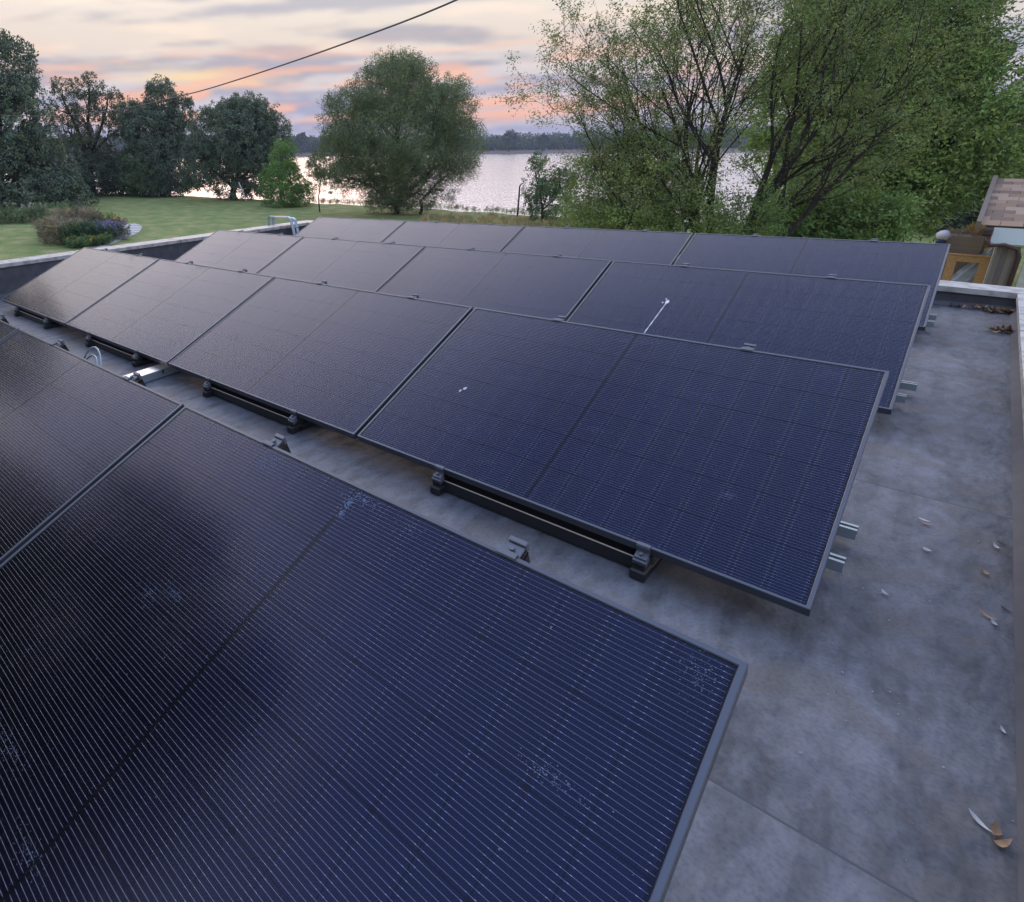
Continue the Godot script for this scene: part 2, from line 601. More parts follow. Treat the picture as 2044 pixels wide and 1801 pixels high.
func make_trees() -> void:
	M.leaf = leaf_mat()
	var dark := Color(0.094, 0.124, 0.088)
	var mid := Color(0.082, 0.115, 0.062)
	# left: tall dark tree that leaves the frame
	lobe_tree("dark_tree", "tall dark tree at the left edge of the picture, leafy to the ground", v3(-54.90, 0, -17.10), 0.420, 1.60,
		[[v3(0.00, 2.20, 0.00), v3(5.40, 4.20, 5.40)], [v3(0.75, 6.70, 0.45), v3(4.35, 3.90, 4.35)], [v3(0.90, 10.30, -0.60), v3(2.55, 3.00, 2.55)], [v3(-2.40, 8.50, 2.40), v3(2.85, 3.30, 2.85)], [v3(2.40, 0.70, -3.00), v3(3.00, 2.85, 3.00)]],
		"far", 5200, dark, 0.12, 0.1, Vector2(1.05, 1.72))
	# sparse tree with visible limbs
	lobe_tree("sparse_tree", "open crowned tree with bare forks, just right of the tall dark tree", v3(-65.26, 0, -29.90), 0.390, 3.82,
		[[v3(-1.69, 9.80, 1.56), v3(1.43, 1.95, 1.43)], [v3(0.52, 7.72, 0.13), v3(1.56, 1.43, 1.56)], [v3(1.69, 9.02, -1.69), v3(1.56, 1.56, 1.56)], [v3(2.60, 6.94, -2.60), v3(1.43, 1.56, 1.43)], [v3(-1.30, 6.68, 1.56), v3(1.69, 1.43, 1.69)], [v3(0.39, 10.84, -0.52), v3(1.17, 1.17, 1.17)], [v3(0.52, 4.60, 0.78), v3(2.60, 1.69, 2.60)]],
		"far", 1500, Color(0.078, 0.092, 0.055), 0.25, 0.0, Vector2(0.78, 1.30), 7, 0.35)
	# dark hedge plants under them
	var hk := 0
	for h in [[-62.0, -24.6, 2.9, 2.6, "dark bush at the foot of the tall dark tree"], [-64.0, -29.2, 4.0, 3.0, "tall dark bush below the open crowned tree"], [-62.6, -32.7, 4.4, 2.8, "dark bush filling the gap left of the two round trees"], [-59.0, -33.0, 4.6, 2.4, "green bush against the left side of the feathery topped tree"]]:
		lobe_tree("hedge_bush", h[4], v3(h[0], 0, h[1]), 0.1, 0.6, [[v3(0, h[2] * 0.45, 0), v3(h[3], h[2] * 0.5, h[3])], [v3(0.6, h[2] * 0.65, -0.7), v3(h[3] * 0.7, h[2] * 0.38, h[3] * 0.7)]], "far", 1100, [dark * 0.85, dark * 0.8, dark * 0.85, Color(0.085, 0.135, 0.062)][hk], -0.1, 0.0, Vector2(0.8, 1.3), 4, 0.4, "bark", "bush", "dark bushes along the left of the lawn")
		hk += 1
	# pair of round trees
	lobe_tree("feathery_tree", "dark tree with a feathery pointed top, left of the pair by the water", v3(-58.12, 0, -34.38), 0.325, 1.10,
		[[v3(0.00, 2.85, 0.00), v3(3.25, 3.62, 3.25)], [v3(-0.38, 6.10, 0.25), v3(2.75, 2.75, 2.75)], [v3(0.25, 8.85, -0.38), v3(1.38, 2.38, 1.38)], [v3(-1.88, 7.35, 1.88), v3(1.12, 1.75, 1.12)], [v3(1.62, 7.85, -1.88), v3(1.00, 1.62, 1.00)]],
		"far", 3600, dark * 1.02, 0.08, -0.5, Vector2(0.88, 1.44))
	lobe_tree("round_tree", "broad round dark tree with lake glints through its lower leaves", v3(-48.44, 0, -36.50), 0.351, 1.09,
		[[v3(0.00, 5.42, 0.00), v3(3.74, 3.16, 3.74)], [v3(0.94, 6.71, -0.94), v3(2.57, 2.34, 2.57)], [v3(2.22, 4.83, -2.57), v3(1.99, 2.46, 1.99)], [v3(-1.75, 3.20, 2.11), v3(2.11, 2.11, 2.11)], [v3(1.40, 2.26, -2.11), v3(2.11, 1.75, 2.11)], [v3(0.23, 0.74, 0.23), v3(1.29, 1.29, 1.29)]],
		"far", 4600, dark * 1.0, 0.2, 0.1, Vector2(0.82, 1.35), 6)
	lobe_tree("light_green_shrub", "bright green shrub at the water's edge right of the round dark tree", v3(-39.10, 0, -34.35), 0.090, 0.40,
		[[v3(0.00, 1.66, 0.00), v3(1.53, 1.92, 1.53)], [v3(0.11, 3.70, -0.11), v3(0.85, 1.36, 0.85)], [v3(0.90, 0.87, -0.90), v3(1.13, 1.24, 1.13)]],
		"far", 1100, Color(0.115, 0.19, 0.055), 0.12, 0.0, Vector2(0.56, 1.02), 5, 0.3, "bark", "shrub")
	lobe_tree("thin_sapling", "thin sapling with hanging leaves between the shrub and the willow", v3(-33.4, 0, -33.2), 0.05, 2.2,
		[[v3(-0.2, 3.3, 0.2), v3(0.6, 0.7, 0.6)], [v3(0.3, 2.4, -0.3), v3(0.7, 0.7, 0.7)], [v3(0, 3.9, 0), v3(0.3, 0.5, 0.3)]],
		"far", 260, Color(0.12, 0.15, 0.07), 0.2, 0.8, Vector2(0.5, 0.8), 4, 0.2)
	# the willow on the shore
	lobe_tree("willow", "large rounded willow standing alone against the lake", v3(-28.5, 0, -36.0), 0.24, 0.5,
		[[v3(0, 5.4, 0), v3(4.3, 3.4, 4.3)], [v3(-0.3, 8.2, 0.2), v3(2.8, 2.2, 2.8)], [v3(-2.6, 6.4, 2.0), v3(2.1, 2.2, 2.1)], [v3(2.3, 7.0, -1.8), v3(2.0, 2.0, 2.0)], [v3(-2.7, 4.0, 2.3), v3(2.0, 2.0, 2.0)], [v3(3.1, 4.4, -2.4), v3(1.8, 2.2, 1.8)], [v3(0.2, 2.4, 0), v3(1.9, 2.2, 1.9)], [v3(-0.4, 9.4, -0.5), v3(1.5, 1.2, 1.5)], [v3(-0.6, 1.6, 0.5), v3(1.5, 1.6, 1.5)], [v3(1.2, 1.5, -0.9), v3(1.2, 1.5, 1.2)], [v3(-2.6, 2.6, 2.2), v3(1.2, 1.2, 1.2)]],
		"willow", 10500, Color(0.130, 0.158, 0.084), 0.14, -0.3, Vector2(0.7, 1.15), 6, 0.25)
	var wl := lobe_tree("willow_side_shoot", "leaning side shoot with sparse leaves at the right foot of the willow", v3(-27.0, 0, -36.9), 0.12, 1.0,
		[[v3(1.6, 3.0, -1.2), v3(1.1, 1.0, 1.1)], [v3(1.2, 1.6, -1.0), v3(0.8, 0.8, 0.8)]], "willow", 420, Color(0.095, 0.11, 0.062), 0.25, 0.3, Vector2(0.5, 0.8), 4, 0.3)
	# bush by the pole
	lobe_tree("waterside_bush", "dark bush with upright shoots beside the bent pole", v3(-17.9, 0, -36.6), 0.1, 0.9,
		[[v3(0.1, 1.3, 0), v3(1.0, 1.2, 1.0)], [v3(-0.5, 2.8, 0.3), v3(0.5, 1.3, 0.5)], [v3(0.7, 2.3, -0.4), v3(0.7, 1.0, 0.7)]],
		"far", 520, Color(0.085, 0.13, 0.06), 0.1, -0.4, Vector2(0.5, 0.85), 6, 0.2, "bark", "bush")
	# the open multi-stemmed tree near the house
	var base := v3(-4.5, 0, -19.4)
	var t := thing("open_tree", "many stemmed tree with dark bare branches spreading against the sunset", "tree", Transform3D(Basis.IDENTITY, base))
	var st := new_st(true)
	var items := []
	var cfg := {"levels": 3, "wander": 0.16, "up": 0.10, "kids": [6, 6, 4], "first": [0.22, 0.15, 0.15], "angle": Vector2(0.35, 0.85), "leaves": 5}
	var right := v3(0.966, 0, -0.25)
	for s in [[-0.30, 0.15, 5.6, 0.15], [-0.62, -0.1, 5.4, 0.13], [-0.12, 0.35, 6.2, 0.16], [0.10, -0.25, 6.4, 0.17], [0.34, 0.1, 6.0, 0.15], [-0.80, 0.2, 4.4, 0.10], [-0.45, -0.45, 5.8, 0.12], [0.55, 0.3, 5.4, 0.12]]:
		var dd: Vector3 = (right * s[0] + Vector3(0, 1, 0) + v3(0.25, 0, 0.966) * s[1] * 0.6).normalized()
		grow(st, items, v3(s[0] * 0.5, 0.8, s[1] * 0.5), dd, s[2], s[3] * 0.74, 0, cfg)
	tube(st, [v3(0, -0.3, 0), v3(0.05, 0.7, 0), v3(0.0, 1.5, 0.05)], [0.36, 0.28, 0.14], 9)
	part(t, "trunk", done(st), M.bark)
	foliage(t, "crown", CL.narrow, items, Color(0.138, 0.168, 0.068), 0.35)
	print("open tree clusters ", items.size())
	# leafy shrubs in front of and around it
	lobe_tree("leafy_shrub", "broad leafy shrub left of the open tree, rising above the far panels", v3(-7.2, 0, -18.6), 0.08, 0.8,
		[[v3(-0.6, 2.2, 0), v3(0.7, 1.1, 0.9)], [v3(0.0, 3.3, -0.2), v3(1.2, 1.0, 1.0)], [v3(1.1, 3.2, -0.4), v3(1.1, 0.9, 1.0)], [v3(0.6, 2.0, 0.5), v3(1.4, 1.2, 1.0)], [v3(2.0, 2.3, 0.2), v3(1.1, 1.2, 1.0)], [v3(0.5, 4.1, -0.4), v3(0.7, 0.6, 0.7)]],
		"narrow", 3600, Color(0.145, 0.195, 0.068), 0.04, 0.0, Vector2(0.8, 1.3), 6, 0.4, "bark", "shrub")
	lobe_tree("leafy_shrub", "low leafy shrub at the foot of the open tree's stems", v3(-3.9, 0, -18.4), 0.06, 0.6,
		[[v3(-0.4, 1.6, 0), v3(0.8, 1.2, 0.8)], [v3(0.1, 2.6, -0.2), v3(0.5, 0.8, 0.5)]],
		"narrow", 800, Color(0.12, 0.175, 0.06), 0.05, 0.0, Vector2(0.8, 1.2), 5, 0.3, "bark", "shrub")
	lobe_tree("leafy_shrub", "green shrub right of the water gap below the broad-leaved tree", v3(-2.6, 0, -21.6), 0.06, 0.8,
		[[v3(-0.7, 2.0, 0), v3(0.9, 1.3, 0.9)], [v3(0.1, 2.5, -0.2), v3(0.9, 0.9, 0.9)], [v3(0.7, 2.6, 0), v3(0.6, 0.5, 0.6)]],
		"broad", 1500, Color(0.125, 0.185, 0.062), 0.05, 0.2, Vector2(0.8, 1.2), 5, 0.3, "bark", "shrub")
	# broad-leaved tree on the right
	lobe_tree("broadleaf_tree", "dense broad-leaved tree filling the upper right of the picture", v3(-3.12, 0, -31.50), 0.425, 1.85,
		[[v3(0.00, 5.35, 0.00), v3(2.88, 3.00, 2.50)], [v3(-1.25, 8.35, 0.38), v3(2.50, 2.75, 2.38)], [v3(0.30, 7.20, 0.25), v3(1.75, 2.20, 2.00)], [v3(-0.88, 2.85, 1.12), v3(2.12, 1.62, 1.62)], [v3(1.75, 4.60, 0.75), v3(1.88, 1.75, 1.62)], [v3(-0.90, 11.40, 0.00), v3(2.70, 2.40, 2.50)], [v3(0.88, 2.85, 1.25), v3(1.50, 1.12, 1.25)], [v3(-2.75, 5.85, 0.25), v3(1.38, 2.50, 1.38)]],
		"broad", 9500, Color(0.155, 0.215, 0.066), 0.17, 0.45, Vector2(1.06, 1.62), 7, 0.35)
	lobe_tree("overhanging_tree", "green tree reaching in from the right edge above the tiled roof", v3(3.08, 0, -33.60), 0.420, 2.36,
		[[v3(-0.84, 5.44, 0.00), v3(2.10, 1.54, 1.82)], [v3(-1.40, 7.82, 0.28), v3(1.68, 0.70, 1.40)], [v3(0.28, 9.64, 0.00), v3(2.80, 2.24, 2.52)], [v3(-0.56, 4.04, -0.84), v3(2.24, 1.40, 1.82)]],
		"broad", 2300, Color(0.145, 0.20, 0.062), 0.25, 0.5, Vector2(1.19, 1.68), 6, 0.3)
	# dark evergreens behind the lawn on the right
	var ek := 0
	for e in [[-5.4, -50.0, 4.4, 2.4, "dark evergreen behind the strip of lawn, left one"], [-2.4, -48.5, 4.9, 2.3, "dark evergreen behind the straw roll, middle one"], [0.6, -47.0, 5.4, 2.4, "dark evergreen behind the tiled roof, right one"], [3.6, -46.0, 6.4, 2.4, "tall dark evergreen at the right edge beyond the shed"]]:
		lobe_tree("evergreen", e[4], v3(e[0], 0, e[1]), 0.2, 0.8, [[v3(0, e[2] * 0.36, 0), v3(e[3], e[2] * 0.42, e[3])], [v3(0.2, e[2] * 0.66, 0.1), v3(e[3] * 0.7, e[2] * 0.36, e[3] * 0.7)]], "far", 900, dark * 0.75, -0.2, 0.2, Vector2(0.7, 1.1), 3, 0.5, "bark", "tree", "dark evergreens beyond the lawn")
		ek += 1
	# trees beside the house, out of the frame: the left panels mirror them
	lobe_tree("garden_tree", "tall garden tree close to the left of the house, mirrored in the nearest panels", v3(-12.6, 0, 4.6), 0.35, 5.0,
		[[v3(0, 11.0, 0), v3(2.4, 2.4, 2.6)], [v3(0.6, 14.2, 1.6), v3(2.2, 2.3, 2.0)], [v3(-0.4, 12.6, -2.9), v3(1.6, 1.7, 1.5)], [v3(0.4, 16.4, -0.4), v3(1.5, 1.6, 1.5)], [v3(0.4, 10.0, 3.4), v3(2.0, 2.2, 1.7)], [v3(-0.6, 8.4, -1.2), v3(2.2, 1.5, 2.2)], [v3(0.3, 13.2, 4.6), v3(1.5, 1.6, 1.4)]],
		"far", 2700, mid * 0.8, 0.26, 0.0, Vector2(0.8, 1.25), 6, 0.3)
	lobe_tree("garden_tree", "garden tree farther left of the house, mirrored in the leftmost panel", v3(-24.0, 0, -1.2), 0.3, 4.0,
		[[v3(0, 7.6, 0), v3(2.0, 2.0, 2.0)], [v3(0.4, 10.2, 0.6), v3(1.6, 1.8, 1.5)], [v3(-0.4, 9.4, -1.4), v3(1.1, 1.2, 1.0)]],
		"far", 900, mid * 0.8, 0.2, 0.0, Vector2(0.9, 1.4), 6, 0.3)
	make_far_wood()

func make_far_wood() -> void:
	var items := []
	var hn := noise(61, 0.06, 3)
	var q := 3.0
	while q < 84.0:
		var fe := far_edge(q)
		for row in 3:
			var top := 9.0 + 5.5 * hn.get_noise_2d(q * 6.0, row * 40.0) + row * 1.2
			if q > 41.0: top += 2.5
			for k in 5:
				var rr := fe + 4.0 + row * 14.0 + rng.randf_range(-4, 4)
				var qa := deg_to_rad(q + rng.randf_range(-0.16, 0.16))
				var yy := 0.8 + top * k / 5.0
				items.append([v3(-sin(qa) * rr, yy, -cos(qa) * rr), Vector3.UP + rv(0.5), rng.randf_range(0.9, 1.4) * (1.15 - 0.10 * k)])
		q += 0.24
	# wooded ridge farther back
	q = 3.0
	while q < 84.0:
		var rr := rng.randf_range(1050, 1250)
		var qa := deg_to_rad(q)
		var hh := ground_h(q, rr)
		for k in 3:
			items.append([v3(-sin(qa) * rr, hh + k * 4.0 + rng.randf_range(-1, 2), -cos(qa) * rr), Vector3.UP + rv(0.5), rng.randf_range(2.0, 3.0)])
		q += 0.2
	var o := foliage(self, "far_wood", CL.clump, items, Color(0.055, 0.085, 0.052), 0.35)
	tag(o, "belt of woodland along the far shore of the lake", "woodland", "", "stuff")
	# trees that stand out of the belt
	for e in [[29.2, 586.0, 15.0, 5.5, "rounded tree standing out of the far shore wood right of the willow"], [46.9, 566.0, 16.0, 5.0, "taller tree of the far shore left of the willow"], [48.3, 566.0, 14.0, 5.5, "far shore tree just above the bright green shrub"], [26.6, 590.0, 11.5, 4.5, "small dark tree on the far shore near the open tree's branches"]]:
		var qa := deg_to_rad(e[0])
		var c := v3(-sin(qa) * e[1], 0.4, -cos(qa) * e[1])
		var t := thing("distant_tree", e[4], "tree", Transform3D(Basis.IDENTITY, c), "single trees on the far shore")
		var st := new_st(true)
		tube(st, [v3(0, -0.5, 0), v3(0, e[2] * 0.55, 0)], [0.6, 0.3], 6)
		part(t, "trunk", done(st), M.bark)
		foliage(t, "crown", CL.clump, lobe_points([[v3(0, e[2] * 0.60, 0), v3(e[3], e[2] * 0.42, e[3])], [v3(1.0, e[2] * 0.8, 0), v3(e[3] * 0.55, e[2] * 0.25, e[3] * 0.55)]], 90, -0.3, 0.4, 0.0, Vector2(0.5, 0.9), 5), Color(0.050, 0.070, 0.045))

# ------------------------------------------------------------------ garden
func plant(called: String, label: String, at: Vector3, r: float, h: float, cl: String, n: int, col: Color, fcol = null, fn := 0, group := "plants of the flower bed", fup := 1.0) -> void:
	var t := thing(called, label, "plant", Transform3D(Basis.IDENTITY, at), group)
	var it := []
	for i in n:
		var d := rv()
		d.y = absf(d.y)
		var p := v3(d.x * r, d.y * h * 0.75, d.z * r)
		it.append([p, v3(d.x * 0.8, 1.0, d.z * 0.8) + rv(0.4), rng.randf_range(0.7, 1.2)])
	foliage(t, "foliage", CL[cl], it, col, 0.3)
	if fn > 0:
		var fi := []
		for i in fn:
			var d := rv()
			fi.append([v3(d.x * r * 0.95, h * rng.randf_range(0.75, 1.05) * fup, d.z * r * 0.95), Vector3.UP + rv(0.6), rng.randf_range(0.8, 1.6)])
		foliage(t, "flowers", CL.flower, fi, fcol, 0.15).set_meta("kind", "stuff")

func make_garden() -> void:
	var brown := Color(0.23, 0.205, 0.155)
	var blue := Color(0.24, 0.27, 0.60)
	var orange := Color(0.62, 0.33, 0.06)
	plant("dry_grass_clump", "tall brown feathery clump at the back of the flower bed", v3(-33.4, 0, -14.1), 0.95, 1.55, "blade", 330, brown)
	plant("dry_grass_clump", "low brown feathery clump at the left end of the flower bed", v3(-32.0, 0, -12.7), 0.8, 1.1, "blade", 260, brown * 0.95)
	plant("garden_shrub", "green leafy shrub behind the blue flowers", v3(-33.4, 0, -15.4), 0.9, 1.35, "small", 420, Color(0.10, 0.155, 0.06))
	plant("garden_shrub", "reddish brown shrub at the right back of the flower bed", v3(-32.8, 0, -16.0), 0.6, 1.0, "small", 240, Color(0.15, 0.10, 0.055), orange, 12)
	plant("garden_shrub", "grey green shrub at the far left back of the flower bed", v3(-35.4, 0, -13.9), 0.8, 1.5, "small", 300, Color(0.11, 0.15, 0.09))
	plant("lavender_bush", "dusky lavender bush at the right end of the flower bed", v3(-31.3, 0, -14.9), 0.9, 0.85, "small", 460, Color(0.10, 0.115, 0.105), Color(0.17, 0.15, 0.26), 140)
	var bl := 0
	for e in [[-31.0, -12.9], [-30.8, -13.3], [-30.7, -13.7], [-30.6, -14.1]]:
		plant("blue_flower_clump", ["leftmost clump of blue flowers in the bed", "blue flower clump, second from the left", "blue flower clump, third from the left", "blue flower clump next to the lavender bush"][bl], v3(e[0], 0, e[1]), 0.36, 0.74, "blade", 60, Color(0.07, 0.12, 0.05), blue, 40, "blue flower clumps")
		bl += 1
	var ol := 0
	for e in [[-29.9, -12.5], [-29.6, -13.1], [-29.6, -13.5]]:
		plant("orange_flower_clump", ["orange flower clump at the left front of the bed", "orange flower clump at the middle front of the bed", "orange flower clump at the right front of the bed"][ol], v3(e[0], 0, e[1]), 0.40, 0.36, "small", 110, Color(0.07, 0.115, 0.045), orange, 6, "orange flower clumps")
		ol += 1
	plant("garden_shrub", "low green plant mass filling the front of the flower bed", v3(-30.3, 0, -13.3), 0.9, 0.5, "small", 420, Color(0.085, 0.13, 0.055))
	# border at the far left
	plant("border_shrub", "low green border shrub at the left edge of the lawn", v3(-44.2, 0, -13.4), 1.3, 1.1, "small", 460, Color(0.09, 0.13, 0.06), null, 0, "border shrubs")
	plant("border_shrub", "border shrub with pale tips left of the flower bed", v3(-43.6, 0, -15.0), 1.2, 1.2, "small", 460, Color(0.11, 0.14, 0.075), Color(0.3, 0.3, 0.26), 22, "border shrubs")
	plant("border_shrub", "border shrub close behind the brown feathery clump", v3(-43.0, 0, -16.8), 1.1, 1.4, "small", 440, Color(0.10, 0.14, 0.07), null, 0, "border shrubs")
	# pale stems
	var ps := thing("pale_stemmed_shrub", "slender shrub with three pale stems behind the flower bed", "shrub", Transform3D(Basis.IDENTITY, v3(-53.4, 0, -22.6)))
	for e in [[-0.5, 0.4, 2.9], [0.1, 0.0, 2.6], [0.45, -0.4, 2.3]]:
		var st := new_st(true)
		tube(st, [v3(e[0] * 0.5, -0.1, e[1] * 0.5), v3(e[0], e[2] * 0.6, e[1]), v3(e[0] * 1.4, e[2], e[1] * 1.3)], [0.05, 0.04, 0.015], 5)
		part(ps, "stem", done(st), M.bark_grey)
	foliage(ps, "foliage", CL.small, lobe_points([[v3(0, 2.4, 0), v3(0.9, 0.8, 0.9)]], 70, 0.0, 0.2), Color(0.13, 0.13, 0.10))
	# flagstone path bending round the bed
	var path := Node3D.new()
	path.name = "garden_path"
	add_child(path)
	tag(path, "pale flagstone path bending round the right end of the flower bed", "path", "", "structure")
	var curve := [v3(-28.9, 0, -13.0), v3(-30.2, 0, -14.2), v3(-31.6, 0, -15.6), v3(-32.9, 0, -16.9), v3(-34.4, 0, -17.9), v3(-35.8, 0, -18.7), v3(-37.0, 0, -19.1)]
	var wid := [0.5, 0.55, 0.6, 0.65, 0.7, 0.62, 0.5]
	var pm := [mat(Color(0.46, 0.46, 0.46), 0.9), mat(Color(0.40, 0.405, 0.41), 0.9), mat(Color(0.50, 0.49, 0.48), 0.9)]
	for i in curve.size() - 1:
		for s in 2:
			for w in 2:
				var a: Vector3 = curve[i].lerp(curve[i + 1], s * 0.5 + 0.02)
				var b: Vector3 = curve[i].lerp(curve[i + 1], s * 0.5 + 0.48)
				var d := (b - a).normalized()
				var n := v3(-d.z, 0, d.x)
				var ww: float = lerpf(wid[i], wid[i + 1], s * 0.5)
				var o1: float = (-ww if w == 0 else 0.02)
				var o2: float = (-0.02 if w == 0 else ww)
				var j := rng.randf_range(-0.05, 0.05)
				var top := 0.02 + rng.randf_range(0, 0.012)
				var c := [a + n * (o1 + j), b + n * (o1 + j * 0.5), b + n * (o2 + j), a + n * (o2 - j)]
				var st := new_st()
				for v in 4: c[v].y = top
				quad(st, c[0], c[1], c[2], c[3], Vector3.UP)
				for v in 4:
					var p: Vector3 = c[v]
					var p2: Vector3 = c[(v + 1) % 4]
					quad(st, p, p2, p2 - v3(0, 0.06, 0), p - v3(0, 0.06, 0), (p + p2) * 0.5 - (c[0] + c[2]) * 0.5)
				part(path, "flagstone", done(st), pm[rng.randi() % 3])
	# stakes and posts
	stake("white_stake", "leaning white stake at the edge of the lawn below the round tree", v3(-45.2, 0, -35.5), v3(-45.6, 1.75, -34.9), 0.06, M.white_paint)
	stake("wooden_stake", "left one of two pale stakes under the dark trees", v3(-68.9, 0, -33.1), v3(-69.3, 1.5, -32.9), 0.07, M.bark_grey)
	stake("wooden_stake", "right one of two pale stakes under the dark trees", v3(-68.7, 0, -34.3), v3(-69.1, 1.4, -34.1), 0.07, M.bark_grey)
	var bp := thing("bent_pole", "dark thin pole with a bent tip at the lake edge", "pole", Transform3D(Basis.IDENTITY, v3(-21.3, 0, -40.1)))
	var st2 := new_st(true)
	tube(st2, [v3(0, -0.3, 0), v3(-0.02, 1.0, 0), v3(-0.05, 2.0, 0), v3(0.02, 2.12, 0), v3(0.22, 2.24, 0)], [0.06, 0.055, 0.045, 0.04, 0.025], 6)
	part(bp, "pole_shaft", done(st2), M.bark)
	for e in [[0.4, 0.3], [0.9, -0.25], [1.3, 0.35]]:
		var s3 := new_st(true)
		tube(s3, [v3(0, e[0], 0), v3(e[1], e[0] + 0.35, 0.05)], [0.015, 0.008], 4)
		part(bp, "twig", done(s3), M.bark)
	# reeds and rough grass on the shore
	var it := []
	for i in 650:
		var azd := rng.randf_range(11.0, 48.0)
		var r := shore(azd) + rng.randf_range(-1.0, 0.8)
		it.append([v3(-sin(deg_to_rad(azd)) * r, 0.0, -cos(deg_to_rad(azd)) * r), Vector3.UP + rv(0.25), rng.randf_range(0.3, 0.8)])
	var g := foliage(self, "shore_grass", CL.blade, it, Color(0.16, 0.19, 0.09), 0.3)
	tag(g, "rough grass and reeds along the edge of the lawn", "grass", "", "stuff")
	it = []
	for i in 700:
		var azd := rng.randf_range(17.0, 36.0)
		var r := rng.randf_range(38.0, 43.0)
		it.append([v3(-sin(deg_to_rad(azd)) * r, 0.0, -cos(deg_to_rad(azd)) * r), Vector3.UP + rv(0.3), rng.randf_range(0.4, 0.9)])
	var g2 := foliage(self, "dry_grass", CL.blade, it, Color(0.30, 0.25, 0.14), 0.3)
	tag(g2, "patch of tall dry straw coloured grass beyond the far panels", "grass", "", "stuff")

func stake(called: String, label: String, a: Vector3, b: Vector3, r: float, m: Material) -> void:
	var st := new_st(true)
	tube(st, [v3(0, -0.2, 0), (b - a) * 0.5, b - a], [r, r, r * 0.9], 6)
	var o := part(self, called, done(st), m, Transform3D(Basis.IDENTITY, a))
	tag(o, label, "stake")

# ------------------------------------------------------------------ house and roof
func roof_texture() -> ImageTexture:
	# weathered membrane: dusty pale areas, damp dark ones, long drag marks, fine creases
	var w := 512
	var h := 1280
	var img := Image.create(w, h, false, Image.FORMAT_RGB8)
	var a := noise(101, 0.0085, 5)
	var b := noise(103, 0.03, 4)
	var c := noise(107, 0.011, 2)
	var d := noise(109, 0.10, 3)
	d.fractal_type = FastNoiseLite.FRACTAL_RIDGED
	for j in h:
		for i in w:
			var v := 0.52 + 0.46 * a.get_noise_2d(i, j * 0.75) + 0.40 * b.get_noise_2d(i * 2.0, j * 1.1)
			v += 0.15 * d.get_noise_2d(i * 0.9 + j * 0.25, j * 0.7 - i * 0.3)
			# long drag marks down the roof
			var s := c.get_noise_2d(i * 2.6 + j * 0.16, j * 0.34)
			v -= 0.24 * smoothstep(0.11, 0.21, s + 0.12 * b.get_noise_2d(i * 2.6, j * 2.6))
			v += 0.12 * smoothstep(0.16, 0.26, -s + 0.12 * b.get_noise_2d(i * 2.6 + 90.0, j * 2.6))
			v = clampf(v, 0.0, 1.0)
			var col := Vector3(0.060, 0.066, 0.076).lerp(Vector3(0.158, 0.174, 0.200), v)
			var warm: float = smoothstep(0.08, 0.45, b.get_noise_2d(i * 0.33 + 300.0, j * 0.33))
			col = col.lerp(Vector3(0.112, 0.108, 0.103), warm * 0.55)
			img.set_pixel(i, j, Color(col.x, col.y, col.z).linear_to_srgb())
	return ImageTexture.create_from_image(img)

